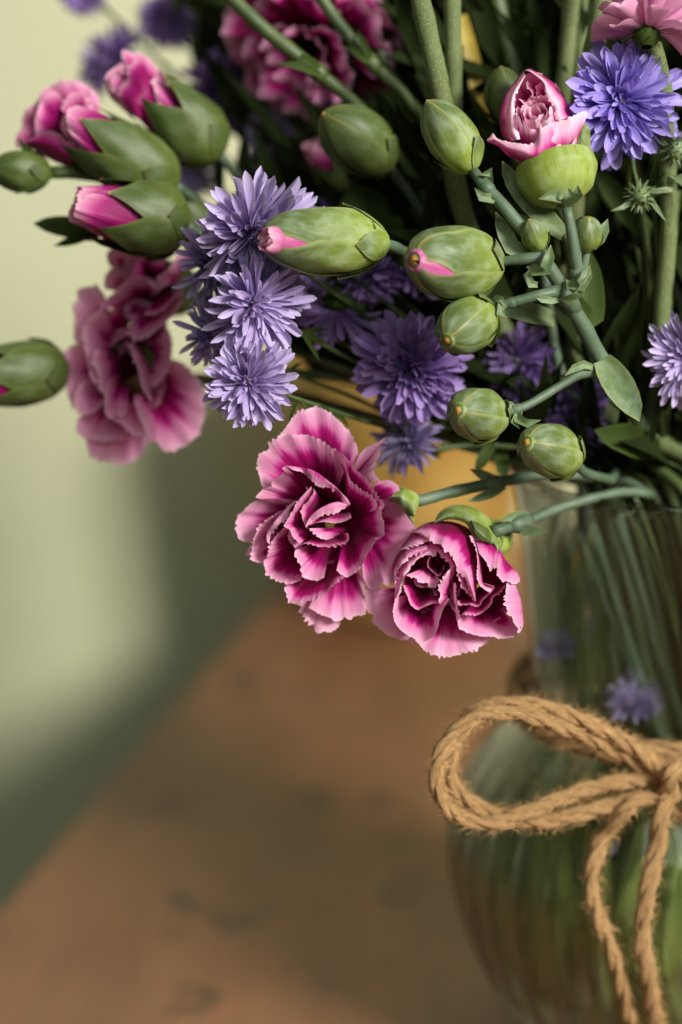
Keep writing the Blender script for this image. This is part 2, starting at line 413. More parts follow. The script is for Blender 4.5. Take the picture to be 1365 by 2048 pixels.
def body(name, B, T, rad, prof, v0, v1, mat, parent, seg=20, nv=14):
    B = np.array(B); L = np.linalg.norm(np.array(T)-B); e1, e2, a = frame(np.array(T)-B)
    th = np.linspace(0, 2*np.pi, seg, endpoint=False)[:, None]; v = np.linspace(v0, v1, nv)[None]
    r = rad*prof(v)
    X = B + (r*np.cos(th))[..., None]*e1 + (r*np.sin(th))[..., None]*e2 + ((v+0*th)*L)[..., None]*a
    uv = np.stack([th*rad/PXM + 0*v, v*L/PXM+0*th, 0*(th+v)], -1)
    return grid_obj(name, X, mat, parent, {'ev': .4*v+0*th, 'ee': 0*(th+v), 'uvp': uv, 'pale': .72+.22*np.sin(th*7+v*9)+.1*np.sin(th*17-v*13)}, wrap_u=True)

def closed_prof(point=.0):
    def f(v):
        v = np.clip(v, 0, 1); e = np.sqrt(np.clip(1-((v-.47)/np.where(v > .47, .53, .50))**2, 0, 1))
        return np.maximum(e*(1-point*np.clip((v-.5)/.5, 0, 1)*(1-e)), .02) if not point else np.maximum(e**(1+point*np.clip((v-.45)/.55, 0, 1)), .02)
    return f
def calyx_prof(v):
    v = np.clip(v, 0, 1.3)
    return np.interp(v, [0, .06, .15, .3, .5, .75, 1.0, 1.3], [.30, .62, .86, .99, 1.0, .93, .80, .66])

def closed_bud(parent, B, T, rad, point=0.0, mat='sepal', twist=0, nb=3, bract=.0008, slit=None):
    prof = closed_prof(point)
    bud = body('flower_bud', B, T, rad*.93, prof, 0.01, .985, M[mat] if not slit else M['petal_bright'], parent)
    for k in range(5):
        hwf = (lambda t: math.radians(47)*(1-.12*t)); az = k*2*math.pi/5+twist
        if slit:                                    # the two sepals that face the opening lean apart towards the tip
            e1, e2, a_ = frame(np.array(T)-np.array(B)); cdir = np.array(camdir(*slit[2])); f0 = math.atan2(cdir.dot(e2), cdir.dot(e1)) + math.pi/5
            base = f0 + k*2*math.pi/5; sg = {0: 1, 4: -1}.get(k, 0)
            az = (lambda t, base=base, sg=sg: base + sg*slit[1]*np.clip((t-slit[0])/(1-slit[0]), 0, 1)**.9)
        shell('sepal', B, T, rad, prof, az, hwf, .0, 1.0, M[mat], bud, imb=.05)
    for k in range(nb):
        shell('bract', B, T, rad*1.02, prof, k*2*math.pi/nb+.7+twist, lambda t: .75*np.clip(1-t**1.8, .03, 1), .0, .36, M[mat], bud, nu=7, nv=8, lift=bract)
    return bud

def wrap_petals(parent, B, T, rad, mat, top=1.1, n=8, open_=0.0, seed=0, v0=.35, serr=.0007, belly=0.0):
    """petals rolled round the axis, coming out of a calyx"""
    r = np.random.default_rng(seed); B = np.array(B); L = np.linalg.norm(np.array(T)-B); e1, e2, a = frame(np.array(T)-B)
    for i in range(n):
        q = i/max(1, n-1); ri = rad*(.92-.72*q); az = i*2.399+seed; hw = math.radians(75 if q < .5 else 110)
        nu, nv = 44, 14; s = np.linspace(-1, 1, nu)[:, None]; t = np.linspace(0, 1, nv)[None]
        tp = top*(1-.05*q)*r.uniform(.96, 1.03)
        v = v0 + (tp-v0)*t
        arch = 1-.30*np.abs(s)**2.2
        v = v0 + (v-v0)*arch
        rr = ri*(1 + open_*(1-q)*t**1.6 - (.42-.42*open_)*(1-.6*q)*t**2.6 + belly*(1-.5*q)*np.sin(np.pi*np.clip(t*1.05, 0, 1))**.8)
        arc = s*hw*ri
        rr = rr + ri*(.10+.10*belly)*noise1(arc[:, 0], seed*9+i, .009)[:, None]*t**2
        th = az + s*hw + .35*t
        v = v + (teeth(arc[:, 0]-arc.min(), seed*5+i, .0014)[:, None]*serr/L)*(t > .93)
        X = B + (rr*np.cos(th))[..., None]*e1 + (rr*np.sin(th))[..., None]*e2 + (v*L)[..., None]*a
        dist = (1-t)*(tp-v0)*L*arch/PXM
        grid_obj('petal', X, mat, parent, {'pale': np.clip(dist/34, 0, 2), 'uvp': np.stack([arc/PXM+0*t+i*50, dist+0*s, 0*dist], -1)})

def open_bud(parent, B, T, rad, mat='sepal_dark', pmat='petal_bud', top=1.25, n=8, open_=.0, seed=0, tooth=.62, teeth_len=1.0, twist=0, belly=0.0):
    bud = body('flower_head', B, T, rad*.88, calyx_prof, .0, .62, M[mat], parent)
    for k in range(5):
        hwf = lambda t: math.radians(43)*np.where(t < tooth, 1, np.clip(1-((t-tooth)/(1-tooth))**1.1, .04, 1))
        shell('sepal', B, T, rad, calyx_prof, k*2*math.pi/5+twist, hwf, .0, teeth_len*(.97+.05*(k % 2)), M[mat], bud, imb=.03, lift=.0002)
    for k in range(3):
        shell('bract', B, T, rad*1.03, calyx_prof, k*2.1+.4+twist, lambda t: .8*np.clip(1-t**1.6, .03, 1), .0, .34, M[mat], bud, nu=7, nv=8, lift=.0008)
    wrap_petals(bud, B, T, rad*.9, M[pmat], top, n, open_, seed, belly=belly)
    return bud

def blade(name, pts, width, mat, parent, fold=.25, nvec=None, nu=5, per=.003, curl=0.0):
    """leaf along a world centre line; width in metres"""
    c = spline(pts, per=per); n = len(c)
    T = np.gradient(c, axis=0); T /= np.linalg.norm(T, axis=1)[:, None]
    nv = np.array(nvec if nvec is not None else camdir(0, 0, 0)); 
    S = np.cross(T, nv); S /= np.linalg.norm(S, axis=1)[:, None]+1e-9; Nn = np.cross(S, T)
    t = np.linspace(0, 1, n); wd = width/2*np.clip(np.sin(np.pi*np.clip(t*.86+.14, 0, 1))**.6, .04, 1)
    s = np.linspace(-1, 1, nu)[:, None, None]
    X = c[None] + s*wd[None, :, None]*S[None] + (np.abs(s)**1.3)*fold*wd[None, :, None]*Nn[None] + (curl*s*wd[None, :, None])*Nn[None]
    L = np.r_[0, np.cumsum(np.linalg.norm(np.diff(c, axis=0), axis=1))]/PXM
    uv = np.stack([(s[..., 0]*wd[None])/PXM, L[None]+0*s[..., 0], 0*s[..., 0]+0*L[None]], -1)
    return grid_obj(name, X, mat, parent, {'ev': t[None]+0*s[..., 0], 'ee': np.abs(s[..., 0])+0*t[None], 'uvp': uv})

def pxb(name, pts, wpx, mat, parent, **k):         # blade from photo points (px,py,depth)
    d = pts[len(pts)//2][2]
    return blade(name, [P(*p) for p in pts], wpx*d/FPX, mat, parent, **k)
def pxt(name, pts, rpx, mat, parent, **k):         # tube from photo points; rpx radius or list
    r = rpx if isinstance(rpx, (list, tuple)) else [rpx]*len(pts)
    return tube(name, [P(*p) for p in pts], [q*p[2]/FPX for q, p in zip(r, pts)], mat, parent, **k)

# ray florets: a few shared meshes of unit length along +x, facing +z
def ray_mesh(wd, cup, bend, seed, mat, blunt=.5):
    r = np.random.default_rng(seed); nu = 5
    s = np.linspace(-1, 1, nu)[:, None]; t = np.array([0, .2, .42, .62, .78, .88, .95, 1.0])[None]
    wv = wd/2*np.interp(t, [0, .2, .42, .62, .78, .88, .95, 1.0], [.34, .52, .76, .94, 1.0, .95, .78, .28])
    x = t*(1-.02*s*s) + 0*s
    y = s*wv + .03*np.sin(3*t+seed)*t
    z = cup*wv*(s*s) + bend*t**2 + .012*np.sin(5*t+seed)
    X = np.stack([x, y, z+0*s], -1)
    o = grid_obj('ray_floret', X, mat, None, {'ev': t+0*s, 'ee': np.abs(s)+0*t, 'uvp': np.stack([y/wd, t+0*s, 0*y], -1)})
    me = o.data; bpy.data.objects.remove(o); return me
RAYS = {}
def rays(mat, wd):
    k = (mat, wd)
    if k not in RAYS: RAYS[k] = [ray_mesh(wd, c, b, i*3+1, M[mat]) for i, (c, b) in enumerate(((.9, .10), (.5, -.16), (1.5, .0), (.8, .26), (1.1, -.30), (.4, .12)))]
    return RAYS[k]
INV = {}
def bract_mesh(mat):
    if mat not in INV:
        t = np.linspace(0, 1, 4)[None]; s = np.linspace(-1, 1, 3)[:, None]
        X = np.stack([t+0*s, s*.09*(1-t**2)+0*t, .15*t*t+.03*s*s], -1)
        o = grid_obj('bract', X, M[mat], None, {'ev': t*.8+0*s, 'ee': np.abs(s)+0*t, 'uvp': X*60}); INV[mat] = o.data; bpy.data.objects.remove(o)
    return INV[mat]

def aster_head(parent, C, n, R, mat='aster', seed=0, rows=((30, 2, 1.0), (26, 16, .93), (22, 30, .82), (16, 46, .64), (10, 62, .42)), wd=.15, bracts=26, sector=None, disc=True, dens=1.6):
    """C centre, n facing, R radius; rows = (count, degrees above the flat, length)"""
    r = random.Random(seed); n = Vector(n).normalized(); e1, e2, a = frame(n)
    C = Vector(C)
    # green cup behind, as the head's own mesh
    B = C - n*R*.34
    prof = lambda v: np.interp(v, [0, .2, .6, 1], [.10, .20, .27, .20])*1.0
    head = body('flower_head', B, C, R, prof, 0, 1, M['leaf_dark'] if mat != 'aster_bright' else M['leaf'], parent, 12, 6)
    def put(me, name, az, el, ln, off, roll=0):
        d = Vector(e1)*math.cos(az)+Vector(e2)*math.sin(az)
        x = (d*math.cos(el) + n*math.sin(el)).normalized()
        y = n.cross(d).normalized(); y = (y*math.cos(roll) + x.cross(y)*math.sin(roll)).normalized(); z = x.cross(y)
        o = bpy.data.objects.new(name, me); COL.objects.link(o); o.parent = head
        m = Matrix((x*ln, y*ln, z*ln)).transposed().to_4x4(); m.translation = C + d*off*R + n*(-.03*R); o.matrix_basis = m
    ms = rays(mat, wd)
    for k, (cnt, el, ln) in enumerate(rows):
        cnt = int(cnt*dens); ph = r.random()*6
        for i in range(cnt):
            az = ph + (i + r.uniform(-.3, .3))*2*math.pi/cnt
            if sector and abs((az-sector[0]+math.pi) % (2*math.pi)-math.pi) > sector[1]: continue
            put(r.choice(ms), 'ray_floret', az, math.radians(el+r.uniform(-15, 15)), R*ln*r.uniform(.76, 1.08), .10*(1-k/len(rows)), r.uniform(-.6, .6))
    if disc:
        D = body('disc', C-n*R*.02, C+n*R*.10, R*.11, lambda v: np.sqrt(np.clip(1-v*v, 0, 1))+.01, 0, 1, M['disc'], head, 10, 4)
    bm = bract_mesh('leaf_dark' if mat != 'aster_bright' else 'leaf')
    for i in range(bracts):
        put(bm, 'bract', i*2.399, math.radians(r.uniform(-75, -25)), R*r.uniform(.28, .42), .12)
    return head

def carnation_head(parent, C, n, R, seed=0, layers=((7, 4, 1.0), (7, 24, .92), (6, 45, .78), (5, 64, .6), (4, 78, .42)), mat='petal', pale=34):
    """a carnation seen from any side: C centre of the face, n facing"""
    r = np.random.default_rng(seed); n = Vector(n).normalized(); e1, e2, a = frame(n); Cn = np.array(C)
    cal_T = Vector(C) - n*R*.15; cal_B = Vector(C) - n*R*1.15
    head = body('flower_head', cal_B, cal_T, R*.30, calyx_prof, 0, 1, M['sepal_dark'], parent)
    for k in range(5):
        shell('sepal', cal_B, cal_T, R*.32, calyx_prof, k*1.2566, lambda t: .74*np.where(t < .7, 1, np.clip(1-((t-.7)/.3), .04, 1)), 0, 1.05, M['sepal_dark'], head)
    for k, (cnt, el, ln) in enumerate(layers):
        ph = r.random()*6
        for i in range(cnt):
            az = ph + i*2*math.pi/cnt + r.uniform(-.2, .2); e = math.radians(el + r.uniform(-12, 12)); Lr = R*ln*r.uniform(.88, 1.1)
            hw = math.radians(r.uniform(34, 46))*(1+.25*k/len(layers))
            nu, nv = 40, 14; s = np.linspace(-1, 1, nu)[:, None]; t = np.linspace(0, 1, nv)[None]
            rim = 1-.16*np.abs(s)**2.5
            sarc = s[:, 0]*hw*Lr
            tt = teeth(sarc-sarc.min(), seed*31+k*9+i, .0016)[:, None]*.0008*np.clip((t-.82)/.18, 0, 1)
            rho = (Lr*rim*t*(math.cos(e) + (1-math.cos(e))*.25*t) + tt) + R*.05
            h = -R*.32*(1-t)**1.5 + Lr*t*math.sin(e)*(1-.25*t) - R*.10*t**3*math.cos(e)
            h = h + R*.10*wave1(sarc, seed*7+k*3+i, .017)[:, None]*t**2.2 + R*.05*wave1(sarc, seed*3+i, .009)[:, None]*t**4
            th = az + s*hw*(.55+.45*t**.5)
            X = Cn + (rho*np.cos(th))[..., None]*e1 + (rho*np.sin(th))[..., None]*e2 + (h+0*s)[..., None]*a
            dist = (1-t)*Lr*rim/PXM
            grid_obj('petal', X, M[mat], head, {'pale': np.clip(dist/pale/(1+.3*noise1(sarc, i+k, .01)[:, None]*.5), 0, 2), 'uvp': np.stack([sarc[:, None]/PXM+0*t+i*70, dist, 0*dist], -1)})
    return head

# ------------------------------------------------------------------ vase geometry, needed by the stems
VX, VY = 0.0985, 0.560
VPROF = [(.034, .0), (.040, .002), (.049, .014), (.058, .032), (.0640, .052), (.0650, .066), (.0615, .082), (.0540, .095), (.0465, .1025), (.0432, .108), (.0420, .116),
         (.0430, .131), (.0447, .150), (.0472, .168), (.0500, .1815)]
def vr(z): return float(np.interp(z, [p[1] for p in VPROF], [p[0] for p in VPROF]))
def vase_front(px, py):
    for d in np.arange(.50, .62, .0004):
        v = P(px, py, d)
        if 0 <= v.z <= .1815 and math.hypot(v.x-VX, v.y-VY) <= vr(v.z): return float(d)
    return None
_rs = random.Random(3)
def into_vase(ang=None, rr=None):
    """world points that carry a stem through the mouth down into the bulb"""
    a = ang if ang is not None else _rs.uniform(0, 6.28); q = rr if rr is not None else _rs.uniform(.2, .8)
    m = Vector((VX+.037*q*math.cos(a), VY+.037*q*math.sin(a), .178)); k = Vector((VX+.027*q*math.cos(a+.8), VY+.027*q*math.sin(a+.8), .112))
    b = a+math.pi*_rs.uniform(.7, 1.2)
    e = Vector((VX+.036*q*math.cos(b), VY+.036*q*math.sin(b), .014+.02*_rs.random()))
    return [m, k, e]
def stem_to_vase(parent, pts, rpx, mat, ang=None, rr=None, name='stem', **k):
    W = [P(*p) for p in pts]; R = [(rpx[i] if isinstance(rpx, (list, tuple)) else rpx)*p[2]/FPX for i, p in enumerate(pts)]
    iv = into_vase(ang, rr)
    return tube(name, W+iv, R+[R[-1]]*3, mat, parent, **k)

# ------------------------------------------------------------------ setting: wall, table
def box(name, lo, hi, mat, parent=None):
    x0, y0, z0 = lo; x1, y1, z1 = hi
    V = [(x0,y0,z0),(x1,y0,z0),(x1,y1,z0),(x0,y1,z0),(x0,y0,z1),(x1,y0,z1),(x1,y1,z1),(x0,y1,z1)]
    return mesh_obj(name, V, [[0,3,2,1],[4,5,6,7],[0,1,5,4],[1,2,6,5],[2,3,7,6],[3,0,4,7]], mat, parent, smooth=False)
WALL_Y = 1.145
wall = box('wall', (-1.6, WALL_Y, -.75), (1.6, WALL_Y+.1, 1.6), M['wall']); tag(wall, kind='structure')

def on_table(px, py):
    a = PITCH + math.atan((py-1024)/FPX)
    b = -(py-1024)/FPX
    dep = CZ/(SP - b*CP)
    return P(px, py, dep)
e0, e1_ = on_table(0, 1805), on_table(540, 1188)
dirv = (e1_-e0).normalized()
def edge_at(y): return e0 + dirv*((y-e0.y)/dirv.y)
nA, nB = edge_at(.12), edge_at(WALL_Y-.004)
th = .028
tb_pts = [(nA.x, nA.y), (.75, nA.y), (.75, nB.y), (nB.x, nB.y)]
table = thing('table', (.4, .7, -th), 'worn brown wooden table under the glass vase', 'table')
import bmesh
bm = bmesh.new()
vsx = [bm.verts.new((x, y, -th)) for x, y in tb_pts] + [bm.verts.new((x, y, 0)) for x, y in tb_pts]
for f in ([3,2,1,0],[4,5,6,7],[0,1,5,4],[1,2,6,5],[2,3,7,6],[3,0,4,7]): bm.faces.new([vsx[i] for i in f])
bmesh.ops.bevel(bm, geom=[e for e in bm.edges if all(v.co.z > -.001 for v in e.verts)], offset=.003, segments=3, affect='EDGES')
me = bpy.data.meshes.new('tabletop'); bm.to_mesh(me); bm.free(); me.materials.append(M['wood'])
top = bpy.data.objects.new('tabletop', me); COL.objects.link(top); adopt(top, table)

# golden pot standing behind, against the wall side of the table
def lathe(name, prof, loc, mat, parent, seg=64, ribs=None):
    p = spline([(r, z, 0) for r, z in prof], 90); p = np.clip(p, 0, None)
    a = np.linspace(0, 2*np.pi, seg, endpoint=False)[:, None]
    r = p[None, :, 0]*(1 + (ribs(a, p[None, :, 1]) if ribs else 0)); z = p[None, :, 1] + 0*a
    X = np.stack([loc[0]+r*np.cos(a), loc[1]+r*np.sin(a), loc[2]+z], -1)
    return grid_obj(name, X, mat, parent, None, True)
gp = on_table(812, 1200)
pot = thing('pot', (gp.x, gp.y, 0), 'mottled golden pot standing behind the flowers near the table edge', 'pot')
pw = lathe('pot_body', [(.001, .0015), (.040, .0015), (.050, .003), (.056, .02), (.060, .06), (.064, .10), (.066, .128), (.0665, .134), (.063, .136), (.0605, .128), (.055, .05), (.045, .012), (.001, .010)], (gp.x, gp.y, 0), M['gold'], pot)
lathe('rim', [(.0640, .126), (.0685, .128), (.0692, .133), (.0670, .1385), (.0635, .1365), (.0640, .126)], (gp.x, gp.y, 0), M['gold'], pot)

# ------------------------------------------------------------------ vase, water
vase = thing('vase', (VX, VY, 0), 'clear glass vase with ribbed round belly and flared neck, tied with twine', 'vase')
outer = VPROF; wl = .0026
inner = [(r-wl, z) for r, z in VPROF[3:]]
ribs = lambda a, z: .019*np.cos(34*a)*np.clip((z-.008)/.02, 0, 1)*np.clip((.100-z)/.03, 0, 1)
prof = [(.001, .0012)] + [(r, z+.0012) for r, z in outer] + [(.0506, .1834), (.0500, .1850), (.0482, .1850), (.0474, .1834)] + inner[::-1] + [(.046, .0165), (.030, .0085), (.001, .0075)]
lathe('glass_body', prof, (VX, VY, 0), M['glass'], vase, seg=272, ribs=ribs)
wp = [(.001, .0070), (.030, .0080), (.0462, .0160)] + [(r-wl+.0007, z) for r, z in VPROF[3:8]] + [(vr(.0985)-wl+.0007, .0985), (.001, .0985)]
water = lathe('water', wp, (VX, VY, 0), M['water'], None, seg=128)
tag(water, 'clear water filling the round belly of the glass vase', 'water')

# ------------------------------------------------------------------ twine bow on the vase neck
def rope(name, pts, rad, parent, mat=M['jute'], pitch=.027):
    """three twisted strands round a world centre line, one mesh; strands keep their own surface"""
    c = spline([tuple(p) for p in pts], per=.0011)
    T = np.gradient(c, axis=0); T /= np.linalg.norm(T, axis=1)[:, None]
    up = np.array([.2, .3, .9]); X = np.zeros_like(c)
    for i in range(len(c)): up = up - T[i]*up.dot(T[i]); up /= np.linalg.norm(up); X[i] = up
    Y = np.cross(T, X); s = np.r_[0, np.cumsum(np.linalg.norm(np.diff(c, axis=0), axis=1))]
    V = []; Fc = []; UV = []; seg = 9; n = len(c); a = np.linspace(0, 2*np.pi, seg, endpoint=False)
    lump = 1+.13*noise1(s, len(pts), .02)
    for k in range(3):
        ph = 2*np.pi*(s/pitch + k/3)
        o = c + (rad*.46)*(1+.16*noise1(s, len(pts)+k, .03))[:, None]*(np.cos(ph)[:, None]*X + np.sin(ph)[:, None]*Y); sr = rad*.56*lump
        S = o[None] + sr[None, :, None]*(np.cos(a)[:, None, None]*X[None] + np.sin(a)[:, None, None]*Y[None])
        Fc += (grid_faces(seg, n, True, len(V)*seg*n)).tolist()
        b = len(V)*seg*n
        Fc.append([b+i*n for i in range(seg)][::-1]); Fc.append([b+i*n+n-1 for i in range(seg)])
        V.append(S); UV.append(np.stack([np.repeat(a[:, None], n, 1)*9+np.repeat(ph[None]*6, seg, 0)*.3, np.repeat(s[None]/PXM, seg, 0), 0*S[..., 0]+k*33], -1))
    ob = mesh_obj(name, np.concatenate([v.reshape(-1, 3) for v in V]), Fc, mat, parent, {'uvp': np.concatenate([u.reshape(-1, 3) for u in UV])})
    # loose fibres
    r = random.Random(len(pts)); fv = []; ff = []
    for i in range(int(s[-1]*9000)):
        j = r.randrange(2, n-3); an = r.uniform(0, 6.28); q = c[j]; d0 = math.cos(an)*X[j]+math.sin(an)*Y[j]
        p0 = q + d0*rad*.85; p1 = p0 + d0*r.uniform(.0003, .0021) + T[j]*r.uniform(-.003, .003); p2 = p1 + d0*r.uniform(-.0003, .0018) + T[j]*r.uniform(-.003, .003)
        w_ = T[j]*.00006 + np.cross(T[j], d0)*.00006; b = len(fv)
        fv += [p0-w_, p0+w_, p1-w_*.7, p1+w_*.7, p2]; ff += [[b, b+1, b+3, b+2], [b+2, b+3, b+4]]
    fo = mesh_obj('loose_fibres', fv, ff, mat, ob, {'uvp': np.zeros((len(fv), 3))}); tag(fo, kind='stuff')
    return ob
bow = thing('twine_bow', (VX, VY-.045, .105), 'jute twine bow tied round the neck of the glass vase', 'bow')
RR = .00225
rope('neck_wrap', [(VX+(vr(.110)+.0035)*math.cos(a), VY+(vr(.110)+.0035)*math.sin(a), .1085+.0012*math.sin(a*2)) for a in np.linspace(-1.45, 4.85, 26)], RR, bow)
rope('neck_wrap', [(VX+(vr(.112)+.0040)*math.cos(a), VY+(vr(.112)+.0040)*math.sin(a), .1140-.0012*math.sin(a*2)) for a in np.linspace(-1.5, 4.8, 26)], RR, bow)
K = (1352, 1572, .552)
L1 = [(1352,1570,.552),(1300,1540,.548),(1200,1487,.540),(1100,1445,.533),(1020,1425,.530),(955,1432,.528),(900,1478,.527),(872,1540,.527),(885,1600,.528),(930,1640,.530),(1000,1645,.532),(1080,1615,.535),(1180,1578,.540),(1270,1562,.546),(1345,1566,.552)]
L2 = [(1350,1585,.550),(1290,1512,.543),(1190,1452,.537),(1090,1415,.534),(1010,1408,.533),(950,1424,.534),(915,1470,.537),(898,1540,.539),(930,1596,.540),(1000,1630,.539),(1090,1642,.540),(1180,1622,.543),(1270,1598,.547),(1345,1584,.552)]
rope('bow_loop', [P(*p) for p in L1], RR, bow); rope('bow_loop', [P(*p) for p in L2], RR, bow)
mir = lambda L: [(2*1372-x, y+(x-1352)*.02, d-.002) for x, y, d in L]
rope('bow_loop', [P(*p) for p in mir(L1)], RR, bow)
def drape(pts, off=.0042):
    out = []
    for x, y in pts:
        d = vase_front(x, y); out.append(P(x, y, (d if d else .556)-off))
    return out
rope('tail', [P(1335, 1590, .549)] + drape([(1262,1610)], .010) + drape([(1215,1665),(1190,1720),(1183,1775),(1200,1840),(1225,1905),(1243,1970),(1262,2040),(1285,2110)]), RR, bow)
rope('tail', [P(1350, 1585, .548)] + drape([(1325,1625)], .009) + drape([(1315,1690),(1300,1760),(1288,1830),(1285,1895),(1298,1960),(1308,2040),(1316,2110)]), RR*1.12, bow)
kn = P(1364, 1580, .545); kv = [(kn + Vector((.0055*math.cos(a)*(1 if i % 2 else .8), .0035*math.sin(a*2), .0075*math.sin(a)))) for i, a in enumerate(np.linspace(0, 6.9, 10))]
rope('knot', kv, RR, bow)

# ------------------------------------------------------------------ traced blooms
def cv(f, *pts): return [f(*p) for p in pts]
def crop(ox, oy, sc): return lambda x, y, d=None: (ox+x/sc, oy+y/sc) if d is None else (ox+x/sc, oy+y/sc, d)
def with_d(f, pts, d):
    """pts are crop coordinates; d a number or a list spread along the curve"""
    n = len(pts); ds = np.interp(np.linspace(0, 1, n), np.linspace(0, 1, len(d)), d) if isinstance(d, (list, tuple)) else [d]*n
    return [(*f(*p), float(q)) for p, q in zip(pts, ds)]
def backing(parent, f, ref, cx, cy, rx, ry, rd, bd, mat, seed0, n=6, rot=0.0, pale=9):
    """inner petals that close the cup behind the traced ones"""
    for k in range(n):
        a0 = rot + k*2*math.pi/n; aa = np.linspace(a0-1.0*math.pi/n*1.5, a0+1.0*math.pi/n*1.5, 9); q = 1-.10*(k % 2)
        rim = [(*f(cx+rx*q*math.cos(a), cy+ry*q*math.sin(a)), rd+1.2*(k % 3)) for a in aa]
        loft('petal', [(*f(cx, cy), bd), rim], mat, parent, ref, pale, 0, 3, 10, .4, None, seed0+k*13, 8, step=5)
def bloom(parent, f, ref, data, mat, seed0, serr=5.5, per=9, pk_=1.0):
    for i, it in enumerate(data):
        rim, rd, base, bd = it['rim'], it['rd'], it['base'], it['bd']
        cs = []
        cs.append((*f(*base), bd) if not isinstance(base, list) else with_d(f, base, bd))
        if 'mid' in it: cs.append(with_d(f, it['mid'], it['md']))
        cs.append(with_d(f, rim, rd))
        loft('petal', cs, mat, parent, ref, it.get('pale', 42)*pk_, it.get('bulge', 2.5), it.get('serr', serr)*1.8, per, it.get('ruf', .5), it.get('vs'), seed0+i*11, it.get('nv', 16))

